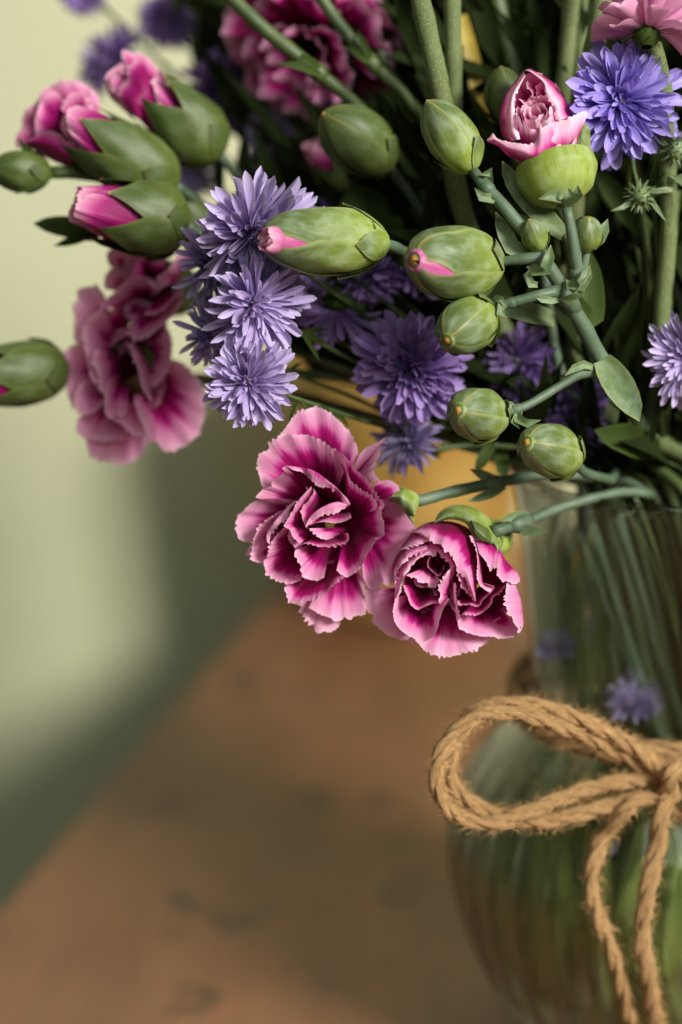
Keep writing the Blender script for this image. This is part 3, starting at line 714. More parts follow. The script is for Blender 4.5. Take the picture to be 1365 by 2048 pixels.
def D(rim, rd, base, bd, **k): return dict(rim=rim, rd=rd, base=base, bd=bd, **k)
c6 = crop(440, 780, 2.1328)
B1 = [
 D([(318,911),(349,924),(336,946),(355,955),(352,968),(365,971),(361,986),(380,986),(377,1005),(399,999),(405,1024),(424,1039),(446,1030),(469,1034),(483,1026),(505,1011),(520,980)], 13, (470,720), 20, pale=110, serr=2),
 D([(614,802),(620,833),(614,877),(620,902),(623,949),(608,961),(577,964),(561,980),(545,977),(533,967),(514,983),(489,986),(477,974),(458,967),(427,955),(380,930)], 10, (520,640), 22, pale=58, serr=2),
 D([(705,471),(770,490),(805,540),(835,592),(800,680),(745,790),(735,832),(712,835),(695,828),(680,850),(655,852),(635,845),(612,800)], [11,13,14,13,11,10], (590,560), 23, pale=62, serr=1.5),
 D([(245,205),(290,150),(320,105),(380,78),(430,75),(480,105),(540,165),(580,225),(592,285)], 12, (480,500), 23, pale=50, bulge=3),
 D([(595,277),(614,255),(645,236),(677,221),(699,208),(713,202),(689,230),(684,258),(681,286),(664,302),(666,318),(659,343),(667,365),(684,386)], [11,9,9,9], (540,420), 20, pale=95, serr=1.5),
 D([(677,390),(717,385),(739,393),(758,405),(767,424),(766,443),(755,446),(758,458),(708,471)], 9, (570,490), 18, pale=22, serr=2),
 D([(330,471),(261,465),(218,463),(183,465),(149,474),(118,496),(99,518),(75,536),(77,546),(66,568),(74,577),(65,591),(74,614),(83,636),(105,646),(142,652)], [6,8,11,12,12,12,11], (440,545), 23, pale=62, serr=2.5),
 D([(135,660),(120,680),(117,706),(131,706),(133,724),(158,730)], 13, (380,600), 21, pale=40, serr=3),
 D([(324,474),(280,505),(236,530),(193,558),(168,586),(149,624),(138,683),(136,727),(158,733),(187,743),(215,738)], [4,5,7,9,9,9], (430,565), 23, pale=46, bulge=1.5),
 D([(180,412),(160,330),(165,280),(205,255),(215,230),(250,205),(320,188),(400,200),(470,240),(510,295),(530,350)], [10,10,9,8,7,6,6], (470,500), 23, pale=52, bulge=3.5),
 D([(480,247),(530,277),(567,324),(602,358),(639,396),(664,443),(692,474),(702,490),(695,508)], [6,5,4,4,3,4], (540,545), 22, pale=20, bulge=.5),
 D([(155,461),(158,449),(183,424),(177,421),(221,411),(221,396),(246,374),(268,358),(274,343),(266,333),(285,322)], [8,7,6,4,3], (440,500), 21, pale=56, bulge=2, serr=2.5),
 D([(483,252),(527,296),(542,330),(552,371),(563,393),(589,413),(640,447),(664,466),(672,492),(664,512)], [5,4,2,1,1,2], (530,560), 22, pale=30, bulge=1),
 D([(274,586),(243,618),(221,649),(205,690),(202,714),(188,730),(193,764),(205,790),(230,805),(249,818),(280,822),(302,827),(345,812)], [3,5,7,8,8,7,5], (450,610), 22, pale=32, bulge=2),
 D([(275,842),(283,868),(293,900),(320,912),(350,904),(400,893),(430,888),(452,870),(470,850),(500,822),(530,802)], [8,8,6,4,3,3], (495,660), 22, pale=24, bulge=2),
 D([(328,474),(300,505),(292,540),(268,564),(236,592),(215,625),(214,660)], [3,3,4,5], (430,585), 22, mid=[(322,474),(278,511),(250,540),(222,578),(203,612),(204,640)], md=[4,4,5,5], pale=46, bulge=0, vs=[0,.8,1]),
 D([(690,492),(691,533),(700,566),(702,600),(700,617),(690,632),(668,643),(645,680),(625,710),(612,740),(600,760),(573,783),(542,799),(527,792),(498,770)], [3,2,2,3,4,4,3], (545,560), 22, pale=44, bulge=.5, serr=3),
 D([(296,600),(290,633),(305,655),(318,671),(330,690)], 5, (420,600), 18, pale=40, serr=3),
 D([(321,684),(319,711),(330,718),(332,736),(349,746),(341,771),(352,780),(351,796),(371,805),(390,811),(421,811),(445,800)], [2,2,3,4,4], (480,620), 21, pale=52, bulge=2.5, serr=2),
 D([(308,340),(330,346),(355,352),(386,383),(402,399),(427,412),(467,416),(483,427),(508,436),(520,461),(527,480),(551,496)], 1.2, (480,525), 21, mid=[(280,323),(333,329),(380,336),(425,357),(458,385),(489,408),(520,440),(545,465),(556,486)], md=[2,.3,.3,.8], pale=26, bulge=0, vs=[0,.82,1]),
 D([(390,412),(355,449),(333,477),(312,515),(292,548),(275,580),(299,596),(307,617),(325,638),(343,655)], [1,.5,.5,1,1.5], (455,560), 20, pale=34, bulge=1, serr=2.5),
 D([(336,664),(370,655),(400,664),(427,669),(458,670),(502,661),(535,656),(551,640),(548,612)], [1.5,.8,.5,.8,2], (470,590), 20, pale=24, bulge=1.5),
 D([(390,405),(402,430),(385,465),(357,493),(349,518),(353,550),(368,587)], [2,1,1,2], (475,525), 19, pale=28, bulge=1, serr=3),
 D([(368,590),(386,592),(383,602),(399,600),(396,611),(412,616),(418,624),(440,636),(475,634),(510,612)], [1,1,2,4], (555,585), 16, pale=60, bulge=2.2, serr=2),
 D([(375,583),(410,567),(450,563),(490,568),(530,561),(562,545)], [1,.4,.4,2], (550,500), 15, pale=40, bulge=1.5, serr=1),
 D([(370,584),(386,567),(402,558),(420,546),(440,533),(460,531),(490,524),(502,526),(515,512),(535,505)], [.6,0,0,1], (560,540), 15, mid=[(372,578),(386,540),(418,511),(449,493),(475,482),(510,477),(545,490)], md=[.6,-.6,-.4,1], pale=38, bulge=0, vs=[0,.78,1]),
]
bl1 = thing('carnation', into_vase(2.6, .9)[2], 'fully open pink carnation with dark magenta petal cores facing outward, hanging over the table', 'carnation')
S1p = [(812,992,.521),(835,1002,.522),(900,985,.526),(980,968,.532),(1080,952,.540),(1180,955,.548)]
stem_to_vase(bl1, S1p, [16,12,12,12,11,11], M['stem'], 3.6, .9)
hd1 = body('flower_head', P(818,995,.525), P(755,1012,.531), 30*PXM, calyx_prof, 0, 1, M['sepal'], bl1)
bloom(hd1, c6, F0, B1, M['petal'], 100, pk_=.88)
backing(hd1, c6, F0, 470, 570, 165, 190, 13, 22, M['petal'], 60, 6)
loft('sepal', [[(790,985,8),(812,978,9),(836,990,9),(836,1015,9),(818,1030,8)], [(778,1000,8),(795,1002,6),(800,1012,6),(812,1028,8),(834,1058,12)]], M['sepal'], hd1, kind='sepal', serr=0, bulge=3)
loft('sepal', [[(800,975,14),(830,985,14),(838,1010,14)], [(780,990,13),(792,1010,13),(822,1035,13)]], M['sepal'], hd1, kind='sepal', serr=0, bulge=-2)
pxt('node', [(965,970,.5310),(985,967,.5325),(1005,964,.5342)], [12,18,12], M['stem'], bl1)
pxb('leaf', [(1000,966,.533),(970,952,.530),(940,938,.527)], 22, M['leaf'], bl1)
pxb('leaf', [(1010,972,.534),(975,990,.529),(935,1003,.525)], 20, M['leaf'], bl1)

c5 = crop(720, 1020, 6.827); z6 = crop(880, 1020, 6.827)
def m6(*pts): return [(x+160*6.827, y) for x, y in pts]      # right-hand crop expressed in the left-hand one
B2 = [
 D([(80,1075),(50,1130),(75,1180),(60,1260),(110,1390),(180,1440),(170,1530),(250,1600),(350,1690),(440,1730),(560,1770),(640,1770),(690,1810),(770,1800),(850,1790)], 13, (760,1050), 22, pale=52, serr=2.5, bulge=3),
 D([(750,1770),(830,1860),(900,1930),(1000,1980),(1100,2000)]+m6((0,1990),(100,2010),(200,1990),(250,1980),(340,1950),(450,1920),(540,1880),(620,1830),(660,1790),(740,1725)), 10, m6((100,1150))[0], 22, pale=46, bulge=3),
 D(m6((240,1500),(260,1600),(320,1650),(450,1700),(600,1730),(700,1725),(860,1755),(950,1745),(1010,1730),(1070,1680),(1120,1600)), [5,6,7,7,6,4], m6((560,1150))[0], 22, pale=38, bulge=2.5, serr=2.5),
 D([(485,1180),(470,1290),(455,1400),(480,1530),(560,1640),(680,1720),(780,1770),(860,1800),(930,1775),(1040,1680),(1090,1500),(1140,1350),(1229,1210)], [5,4,4,4,5,4,3,2,3], (900,1150), 21, pale=38, bulge=2, serr=1.5),
 D(m6((920,990),(905,1100),(895,1250),(930,1430),(980,1450),(1010,1540),(1060,1600),(1060,1680)), [3,2,2,3,4], m6((760,1150))[0], 22, mid=m6((1025,1010),(1090,1160),(1120,1300),(1135,1450),(1138,1560),(1090,1650)), md=[6,7,7,7,5], pale=50, bulge=0, vs=[0,.7,1]),
 D(m6((540,590),(600,660),(650,730),(680,800),(740,800),(790,780),(780,870),(820,940),(870,975),(930,970),(980,1010),(1040,1015),(1075,985)), [3,3,2,2,3,5], m6((720,850))[0], 22, mid=m6((490,370),(600,395),(720,450),(830,560),(900,680),(1000,790),(1060,850),(1088,920),(1080,980)), md=[8,8,8,7,6], pale=32, bulge=0, vs=[0,.7,1]),
 D([(720,310),(800,330),(870,365),(930,370),(960,400),(1020,460),(1092,455)]+m6((20,470),(60,530),(140,580),(200,700),(225,770),(235,860),(300,870),(340,930),(400,1080),(475,1240)), [7,4,2,1,0,0,1,2,3], [(725,300),(830,215),(950,165),(1080,148)]+m6((40,148),(160,158),(300,200),(425,285),(470,420),(505,600),(510,800),(505,1000),(490,1240)), [12,13,14,14,13,12,11,9,7], pale=26, bulge=3.5, ramp_noise=.4),
 D([(565,545),(700,500),(870,455),(960,405)], [5,4,4,5], [(556,540),(600,450),(650,385),(725,305),(800,300)], [11,12,12,11], pale=40, bulge=2),
 D([(920,560),(820,590),(770,600),(690,640),(660,660),(640,700),(570,750),(510,840),(495,960),(483,1070)], [4,3,2,2,2,3,5], [(925,470),(750,488),(600,530),(500,620),(442,780),(440,920),(475,1065)], [6,7,9,11,12,12,8], pale=24, bulge=2.5),
 D([(930,600),(850,640),(780,680),(740,740),(690,780),(680,830),(640,870),(610,900),(600,980),(570,1060),(560,1120),(515,1200)], [4,3,3,3,3,3,3,4], [(930,540),(800,600),(650,680),(560,770),(505,860),(488,960),(480,1100),(478,1200)], [6,6,6,7,8,8,7,6], pale=26, bulge=1.5, serr=4),
 D([(740,740),(780,680),(830,640),(960,610),(1030,640),(1060,570),(1120,620),(1200,660)]+m6((130,740),(140,790)), 4, [(760,640),(900,560),(930,470),(1050,480),(1180,580)]+m6((170,640),(200,760)), 7, pale=30, bulge=1, serr=4),
 D(m6((0,640),(80,670),(130,740),(150,790),(90,850),(40,940),(0,960)), [4,3,3,3], m6((90,540),(170,640),(205,760),(200,850),(150,980)), [6,6,5,6], pale=26, bulge=.6),
 D([(590,1030),(640,1150),(680,1270),(720,1320),(790,1362),(900,1315),(1000,1280),(1100,1262),(1200,1180)], [4,3,3,3,3,3,4], (920,1000), 19, pale=14, bulge=1, serr=1.5),
 D(m6((195,740),(110,840),(60,930),(20,970),(-20,1060),(10,1150),(-20,1230),(-10,1260)), [3,1.5,1.5,2,2], m6((200,790),(165,900),(152,1020),(112,1200),(55,1270),(0,1295)), [6,7,8,8,6,4], pale=24, bulge=1.5),
 D([(630,890),(700,920),(760,930),(800,980),(870,1000),(920,990),(950,1050),(1030,1050),(1085,960)], [4,4,5,5], (1010,730), 14, pale=34, bulge=2, serr=4),
 D([(740,940),(760,1020),(850,1060),(950,1060),(1000,1110),(1020,1170),(1060,1160)], 7, (990,850), 18, pale=16, bulge=1),
 D([(960,610),(925,700),(925,770),(990,840),(1060,890),(1140,850),(1150,770),(1215,740)], [5,5,5,5], (1085,770), 20, pale=16, bulge=0, serr=3),
 D(m6((222,1000),(225,1150),(240,1300),(265,1480),(242,1520)), [3,2.5,2.5,3], m6((150,980),(158,1100),(190,1300),(228,1510)), [9,9,8,5], pale=26, bulge=1),
 D(m6((242,1520),(300,1440),(400,1430),(500,1440),(600,1390),(700,1290),(730,1200),(830,1120),(915,1025)), [4,4,4,4,4,5,6], m6((560,1080))[0], 20, pale=13, bulge=.8, serr=3),
 D(m6((240,1250),(260,1300),(400,1290),(520,1320),(600,1230),(700,1130),(745,1060),(700,1025),(620,1000)), [3.5,3,3,3,3,4], m6((480,1080))[0], 18, pale=13, bulge=.8, serr=3),
 D(m6((400,350),(440,430),(480,490),(505,580),(515,750),(510,900),(540,1010),(620,1090),(690,1132)), [5,4,3,2,2,2,2,3], m6((495,345),(500,450),(530,580),(560,700),(580,880),(610,1010),(735,1045)), [8,8,8,8,8,7,5], pale=36, bulge=1, serr=2),
 D(m6((220,870),(280,960),(290,1050),(350,1100),(400,1170),(485,1250)), 3, m6((330,850),(400,1000),(480,1200)), 9, pale=22, bulge=1, serr=5),
 D(m6((330,880),(350,960),(400,1010),(420,1100),(490,1240)), 4, m6((430,860),(470,1000),(500,1180)), 11, pale=18, bulge=1, serr=5),
]
bl2 = thing('carnation', into_vase(3.2, .9)[2], 'half-open cupped pink carnation under a curled green sepal, beside the neck of the vase', 'carnation')
stem_to_vase(bl2, [(985,1065,.519),(1012,1056,.521),(1055,1042,.526),(1130,1012,.533),(1240,985,.540),(1300,990,.548)], [15,12,11,11,10,10], M['stem'], 3.9, .8)
hd2 = body('flower_head', P(1010,1062,.526), P(960,1095,.533), 40*PXM, calyx_prof, 0, 1, M['sepal'], bl2)
bloom(hd2, c5, F0-.002, B2, M['petal'], 700, pk_=1.3)
backing(hd2, c5, F0-.002, 980, 900, 430, 520, 11, 21, M['petal'], 61, 6)
backing(hd2, c5, F0-.002, *m6((560,1050))[0], 470, 520, 11, 21, M['petal'], 62, 6, .4)
loft('sepal', [[(868,1046,12),(880,1024,14),(908,1010,15),(945,1014,15),(978,1036,14),(1000,1072,13),(1004,1090,12),(996,1106,9)], [(869,1047,9),(900,1039,7),(930,1046,6),(940,1060,5),(950,1078,4),(966,1084,4),(984,1090,5),(995,1108,7)]], M['sepal'], hd2, kind='sepal', serr=0, bulge=4)
loft('sepal', [[(943,1040,6),(962,1048,5),(980,1062,5),(986,1085,5)], [(944,1042,3),(948,1062,2),(958,1074,2),(964,1080,2),(982,1090,4)]], M['sepal_dark'], hd2, kind='sepal', serr=0, bulge=1.5)
loft('sepal', [[(996,1040,18),(1010,1060,18),(1010,1085,17)], [(985,1050,14),(1003,1078,12),(997,1104,9)]], M['sepal'], hd2, kind='sepal', serr=0, bulge=2)
pxt('node', [(1018,1054,.5213),(1042,1046,.5243),(1062,1039,.5268)], [13,20,12], M['stem'], bl2)
pxb('leaf', [(1062,1040,.527),(1040,1032,.523),(1000,1040,.519)], 22, M['leaf'], bl2)
pxb('leaf', [(1030,1058,.524),(1060,1062,.521),(1095,1062,.519)], 22, M['leaf'], bl2)

# the two blurred blooms on the left
c8 = crop(110, 480, 4.403)
LD = .548
LL = [
 D([(1010,1060),(1100,1070),(1220,1170),(1300,1310),(1320,1500),(1310,1600),(1250,1720),(1130,1820),(980,1860),(920,1800),(880,1720)], 10, (800,1250), 22, pale=40, bulge=3),
 D([(820,1700),(800,1840),(720,1920),(600,1980),(480,1960),(330,1920),(290,1850),(270,1740)], 12, (640,1350), 22, pale=44),
 D([(680,1740),(560,1760),(440,1780),(330,1760),(240,1740),(190,1680),(200,1580),(270,1530),(340,1500)], 10, (610,1280), 22, pale=42),
 D([(160,1500),(110,1350),(90,1200),(65,1050),(100,960),(180,920),(270,920)], 12, (540,1150), 22, pale=34),
 D([(440,1430),(340,1520),(230,1540),(180,1470),(170,1390),(210,1290),(260,1240),(340,1210)], [6,8,9,9], (580,1180), 21, pale=40),
 D([(440,480),(370,410),(270,415),(190,450),(200,520),(155,580),(170,680),(165,850),(200,930)], 10, (560,880), 22, pale=60),
 D([(1000,780),(1030,900),(1030,1050),(990,1150),(920,1260),(870,1300)], 6, (720,1050), 21, pale=28),
 D([(420,600),(300,680),(260,760),(250,850),(270,950),(290,1100),(340,1250),(430,1370)], [3,5,6,6,5,4], (620,950), 20, pale=44, bulge=2),
 D([(360,960),(330,1050),(380,1180),(400,1300),(440,1360)], 3, (600,1050), 16, pale=36, bulge=2),
 D([(560,1180),(460,1260),(440,1400),(450,1530),(500,1580),(540,1545),(600,1560),(640,1480)], 2, (650,1120), 18, pale=36, bulge=3),
 D([(510,1570),(580,1620),(680,1700),(770,1722),(805,1690)], 3, (700,1380), 15, pale=50, bulge=2),
 D([(700,1430),(740,1550),(790,1650),(800,1700),(850,1795)], [1.5,1,1,2], [(700,1360),(780,1360),(840,1480),(885,1600),(892,1770)], [6,5,5,5,4], pale=30, bulge=1),
 D([(640,915),(690,1030),(730,1150),(770,1300),(845,1420)], [1,.5,.5,1], [(690,900),(790,1050),(845,1200),(862,1410)], [6,6,6,4], pale=28, bulge=1),
]
LU = [
 D([(480,230),(455,130),(490,80),(560,60),(650,90)], 9, (680,300), 18, pale=26),
 D([(1060,260),(1070,140),(1180,55),(1250,35),(1290,120)], 9, (1100,350), 18, pale=40),
 D([(640,350),(590,290),(620,220),(640,130),(720,100),(900,120),(1010,180)], 6, (880,330), 19, pale=28),
 D([(440,430),(430,350),(480,260),(560,230),(625,330),(640,380)], 7, (620,470), 16, pale=30),
 D([(400,610),(430,540),(520,470),(600,390),(700,330),(800,325),(880,370),(930,450)], [5,4,3,3,4], (800,560), 19, pale=30),
 D([(470,945),(560,880),(640,830),(700,880),(790,870),(870,820),(950,750),(1060,650),(1130,540)], [3,2,1,1,2,4], (900,520), 19, pale=34, bulge=2),
 D([(780,660),(880,660),(960,610),(1030,540),(1100,470),(1175,470)], [2,1,1,3], (960,440), 16, pale=14, bulge=1.5),
 D([(815,365),(860,410),(935,432),(895,335),(950,290),(1000,250),(1085,125)], [2,2,2,3], (1130,330), 13, pale=34, bulge=1.5),
 D([(560,1060),(590,960),(640,900),(620,850),(480,945)], 2.5, (680,780), 14, pale=30, bulge=1),
]
bll = thing('carnation', into_vase(2.8, .6)[2], 'large soft-focus pink carnation against the pale wall, its round petal spread wide', 'carnation')
stem_to_vase(bll, [(300,760,.572),(420,760,.580),(620,800,.586),(900,880,.580),(1150,960,.575)], 11, M['stem_green'], 2.8, .7)
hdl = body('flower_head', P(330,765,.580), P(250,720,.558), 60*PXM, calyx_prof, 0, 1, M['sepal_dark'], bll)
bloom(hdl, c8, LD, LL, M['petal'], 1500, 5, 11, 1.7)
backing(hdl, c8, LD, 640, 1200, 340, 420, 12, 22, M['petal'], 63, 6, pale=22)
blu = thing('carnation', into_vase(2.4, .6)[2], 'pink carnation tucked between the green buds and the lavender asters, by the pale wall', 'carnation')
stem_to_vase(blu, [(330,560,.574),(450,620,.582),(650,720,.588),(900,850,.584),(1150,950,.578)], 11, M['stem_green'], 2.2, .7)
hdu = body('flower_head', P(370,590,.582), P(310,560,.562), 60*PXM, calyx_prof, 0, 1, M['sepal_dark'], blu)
bloom(hdu, c8, LD+.002, LU, M['petal'], 1900, 5, 11, 1.7)
backing(hdu, c8, LD+.002, 830, 430, 300, 330, 11, 19, M['petal'], 64, 6, pale=22)
backing(hdu, c8, LD+.002, 690, 760, 300, 240, 11, 19, M['petal'], 65, 5, pale=22)

# ------------------------------------------------------------------ the branching carnation spray in front
sp = thing('carnation_spray', into_vase(.6, .5)[2], 'branching carnation stem with one bud opening pink at its top and tight green buds around', 'carnation')
dS = .520
stem_to_vase(sp, [(1128,590,.512),(1160,640,.515),(1195,705,.519),(1238,775,.527),(1275,840,.541),(1310,900,.556)], [15,17,17,18,15,13], M['stem'], 5.2, .3)
pxt('stem', [(1138,600,.512),(1115,560,.509),(1088,520,.507),(1080,505,.506)], [17,15,15,15], M['stem'], sp)
pxt('stem', [(1160,560,.509),(1152,520,.506),(1143,460,.504),(1133,415,.503)], [15,13,11,11], M['stem'], sp)
pxt('stem', [(1092,512,.506),(1060,516,.505),(1020,521,.506),(985,526,.507)], [15,12,10,10], M['stem'], sp)
pxt('stem', [(1085,510,.507),(1055,470,.506),(1010,415,.506),(975,378,.507),(945,338,.508)], [11,12,14,13,10], M['stem'], sp)
pxt('stem', [(1118,582,.508),(1080,590,.506),(1040,601,.506),(1012,608,.506),(970,625,.507)], [14,11,10,10,12], M['stem'], sp)
pxt('stem', [(1160,570,.511),(1168,535,.510),(1173,505,.509),(1175,490,.509)], [11,9,8,9], M['stem'], sp)
pxt('stem', [(1222,752,.523),(1170,745,.518),(1120,772,.514),(1060,808,.511),(1025,822,.510),(990,836,.511)], [12,11,9,9,10,12], M['stem'], sp)
# leaves and node bracts
pxb('leaf', [(1205,720,.518),(1240,775,.515),(1268,820,.513),(1279,842,.512)], 62, M['leaf'], sp, fold=.35)
pxb('leaf', [(1150,600,.518),(1185,640,.527),(1190,560,.531),(1178,500,.533)], 40, M['leaf_dark'], sp)
pxb('leaf', [(1110,640,.525),(1060,625,.521),(1010,610,.522),(960,580,.526)], 42, M['leaf'], sp)
pxb('leaf', [(1120,596,.508),(1145,598,.504),(1168,575,.502),(1182,540,.503)], 16, M['leaf'], sp, fold=.5)
pxb('leaf', [(1118,600,.508),(1090,600,.505),(1064,590,.505)], 16, M['leaf'], sp)
pxb('leaf', [(1060,530,.506),(1085,548,.502),(1098,520,.501),(1102,490,.503)], 26, M['leaf'], sp, fold=.5)
pxb('leaf', [(1075,510,.509),(1030,500,.508),(1008,462,.509),(992,424,.511)], 34, M['leaf'], sp)
pxb('leaf', [(1075,505,.511),(1062,460,.512),(1045,440,.513),(1025,425,.514)], 30, M['leaf'], sp)
pxb('leaf', [(1140,560,.507),(1150,575,.503),(1170,565,.502),(1180,530,.504)], 26, M['leaf'], sp, fold=.5)
pxb('leaf', [(1075,570,.509),(1058,565,.507),(1054,545,.507),(1062,538,.508)], 18, M['leaf'], sp, fold=.5)
for pts, w_ in (([(1030,815,.510),(1010,808,.508),(1003,820,.507)], 16), ([(1035,826,.510),(1045,848,.506),(1082,840,.506)], 20), ([(1042,818,.511),(1028,850,.507),(1040,858,.507)], 16),
                ([(1186,735,.517),(1160,730,.515),(1130,752,.513)], 18), ([(1010,605,.506),(1000,622,.503),(1014,635,.504)], 20), ([(990,600,.507),(1002,598,.504),(1012,612,.504)], 16),
                ([(968,370,.508),(985,345,.505),(960,350,.505)], 22), ([(990,392,.507),(970,400,.503),(950,376,.504)], 22)):
    pxb('leaf', pts, w_, M['leaf'], sp, fold=.6)
for a, b, r_ in (((1152,622,.5140),(1118,574,.5092),19), ((1096,532,.5072),(1070,500,.5060),17), ((1163,578,.5100),(1152,535,.5066),18), ((1034,603,.506),(1008,609,.506),11),
                 ((1205,722,.5205),(1222,752,.5235),20), ((1046,814,.5105),(1020,824,.5100),11), ((985,388,.5068),(962,362,.5075),15)):
    m_ = tuple((x+y)/2 for x, y in zip(a, b)); pxt('node', [a, m_, b], [r_*.8, r_*1.1, r_*.7], M['stem'], sp)
# buds on the spray
closed_bud(sp, P(984,530,.515), P(826,520,.490), 73*.505/FPX, 0.0, 'sepal', .3, slit=(.70, .55, (-.2, .3, 20)))
bx_ = bpy.data.objects  # (buds are parts of the spray)
def tip_petals(parent, C, n, R, seed, mat='petal_bright', cnt=4):
    """the first crumpled petals showing at a bud's tip"""
    wrap_petals(parent, Vector(C)-Vector(n)*R*1.1, Vector(C)+Vector(n)*R*.5, R, M[mat], 1.0, cnt, .12, seed, .3, .0008)
b2 = [o for o in sp.children if o.name.startswith('flower_bud')][-1]
ax = (P(826,520,.490)-P(984,530,.515)).normalized()
tip_petals(b2, P(842,522,.4918), (ax+camdir(0,0,0)*.2).normalized(), 21*PXM, 4, 'petal_bud', 7)
closed_bud(sp, P(972,622,.511), P(893,682,.496), 54*.505/FPX, 0.0, 'sepal', 1.0)
closed_bud(sp, P(992,837,.514), P(915,820,.494), 53*.505/FPX, 0.0, 'sepal', .2)
closed_bud(sp, P(945,338,.510), P(853,200,.503), 50*.505/FPX, .55, 'sepal', .5)
closed_bud(sp, P(1170,497,.511), P(1178,435,.504), 31*.505/FPX, .3, 'sepal', .1)
pxb('leaf', [(1185,495,.512),(1203,470,.511),(1216,438,.511)], 26, M['leaf'], sp)
closed_bud(sp, P(1078,500,.508), P(1058,438,.502), 26*.505/FPX, .6, 'sepal', .8)
pxb('leaf', [(1085,510,.508),(1086,480,.505),(1078,455,.504)], 20, M['leaf'], sp, fold=.6)

# the opening bud at the top
c7 = crop(960, 120, 5.6875)
OD = .502
oh = body('flower_head', P(1131,408,.506), P(1085,250,.512), 84*PXM, lambda v: np.interp(v, [0,.05,.15,.35,.6,.8], [.22,.45,.78,1.0,.95,.75]), 0, .5, M['sepal'], sp)
OB = [
 D([(520,185),(440,330),(395,450),(400,600),(425,750),(460,900)], 3, [(500,120),(420,215),(300,380),(240,560),(225,700),(250,860),(330,930)], 13, pale=38, bulge=4),
 D([(560,120),(650,190),(730,270),(745,370),(795,470),(850,530),(850,640),(890,690)], 3, [(500,125),(560,98),(650,140),(800,230),(930,350),(1000,500),(1060,640)], 13, pale=34, bulge=4),
 D([(540,230),(530,300),(580,350),(600,430),(540,480)], 6, (640,330), 15, pale=34, bulge=2),
 D([(700,250),(640,300),(640,400),(560,470)], 7, (760,420), 16, pale=30, bulge=1),
 D([(440,440),(500,500),(560,540),(620,600),(640,680)], 7, (700,520), 17, pale=24, bulge=1),
 D([(480,680),(500,800),(560,880),(640,890),(700,820)], 5, (620,650), 17, pale=30, bulge=2),
 D([(840,560),(800,640),(830,700)], 5, (720,600), 16, pale=24, bulge=1),
 D([(80,905),(140,860),(220,900),(300,925),(450,945),(560,965),(640,920),(690,800),(760,740),(880,700)], [6,5,2,0,-1,-1,0,2], [(90,930),(220,990),(320,1090),(500,1170),(700,1240),(850,1160),(960,1060)], [9,8,6,5,4,5,7], pale=26, bulge=4),
 D([(780,880),(860,760),(900,690),(1000,670),(1060,640),(1110,610),(1200,580),(1225,630),(1150,730)], [0,1,2,4,5], [(800,1050),(930,1060),(1060,1060),(1110,940),(1140,760)], [4,5,6,8,8], pale=44, bulge=3),
 D([(810,910),(900,960),(1010,980),(1060,900),(1090,850)], 1, [(830,1120),(920,1070),(1060,1060),(1110,930)], 5, pale=30, bulge=2),
]
bloom(oh, c7, OD, OB, M['petal_bright'], 2500, 4, 9, 1.35)
backing(oh, c7, OD, 630, 560, 330, 420, 9, 17, M['petal_bright'], 66, 6, pale=34)
wrap_petals(oh, P(1100,330,.522), P(1066,212,.503), 56*PXM, M['petal_bright'], .95, 10, .12, 12, .2, .0009)
loft('sepal', [with_d(c7, [(420,1150),(560,1360),(700,1490),(850,1545),(1010,1492),(1200,1390),(1256,1200),(1262,1000),(1255,800)], [12,9,7,6,6,8,11,13,13]),
               with_d(c7, [(350,1105),(480,1160),(700,1238),(830,1172),(905,1085),(1060,1070),(1110,920),(1140,740),(1185,705),(1235,750)], [9,6,2,2,2,4,6,8,9])], M['sepal'], oh, ref=OD, kind='sepal', serr=0, bulge=4)
for pts in ([(1131,398,.503),(1105,392,.499),(1078,398,.499)], [(1140,398,.504),(1155,390,.501),(1156,370,.500)], [(1128,408,.501),(1140,395,.498),(1135,375,.498)]):
    pxb('leaf', pts, 26, M['leaf'], sp, fold=.6)

# ------------------------------------------------------------------ single buds
def bud_thing(label, B, T, rpx, way, kind='closed', name='carnation_bud', srad=10, smat='stem', ang=None, **k):
    t = thing(name, into_vase(ang, .6)[2], label, 'flower bud')
    r = rpx*B[2]/FPX
    if kind == 'closed': b = closed_bud(t, P(*B), P(*T), r, **k)
    else: b = open_bud(t, P(*B), P(*T), r, **k)
    if way is not None: stem_to_vase(t, [B]+way, srad, M[smat], ang)
    return t, b
t1, b1 = bud_thing('long green carnation bud splitting pink at its orange-edged tip, beside the lavender asters', (768,487,.513), (520,476,.497), 66,
        [(800,500,.522),(860,540,.545),(980,680,.560),(1120,850,.562)], 'closed', point=.0, mat='sepal', twist=.9, nb=4, srad=12, ang=3.0, slit=(.66, .6, (-.3, .1, 30)))
ax = (P(520,476,.497)-P(768,487,.513)).normalized()
tip_petals(b1, P(543,477,.4960), (ax+camdir(0,0,0)*.25).normalized(), 32*PXM, 9, 'petal_bud', 7)
pxb('leaf', [(765,492,.513),(745,470,.505),(745,440,.506)], 30, M['leaf'], t1, fold=.6)
bud_thing('round green carnation bud just above the vase rim', (1146,917,.521), (1052,884,.502), 52, [(1170,945,.532),(1220,960,.545)], twist=.4, ang=3.4)
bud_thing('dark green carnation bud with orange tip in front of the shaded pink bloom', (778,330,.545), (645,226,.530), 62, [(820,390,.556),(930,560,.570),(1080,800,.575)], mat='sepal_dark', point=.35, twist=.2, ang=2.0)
bud_thing('green carnation bud with orange tip behind the opening pink bud', (1015,245,.530), (1002,132,.524), 40, [(1030,300,.535),(1080,480,.545),(1150,800,.552)], mat='sepal_dark', point=.4, twist=.5, ang=.6)
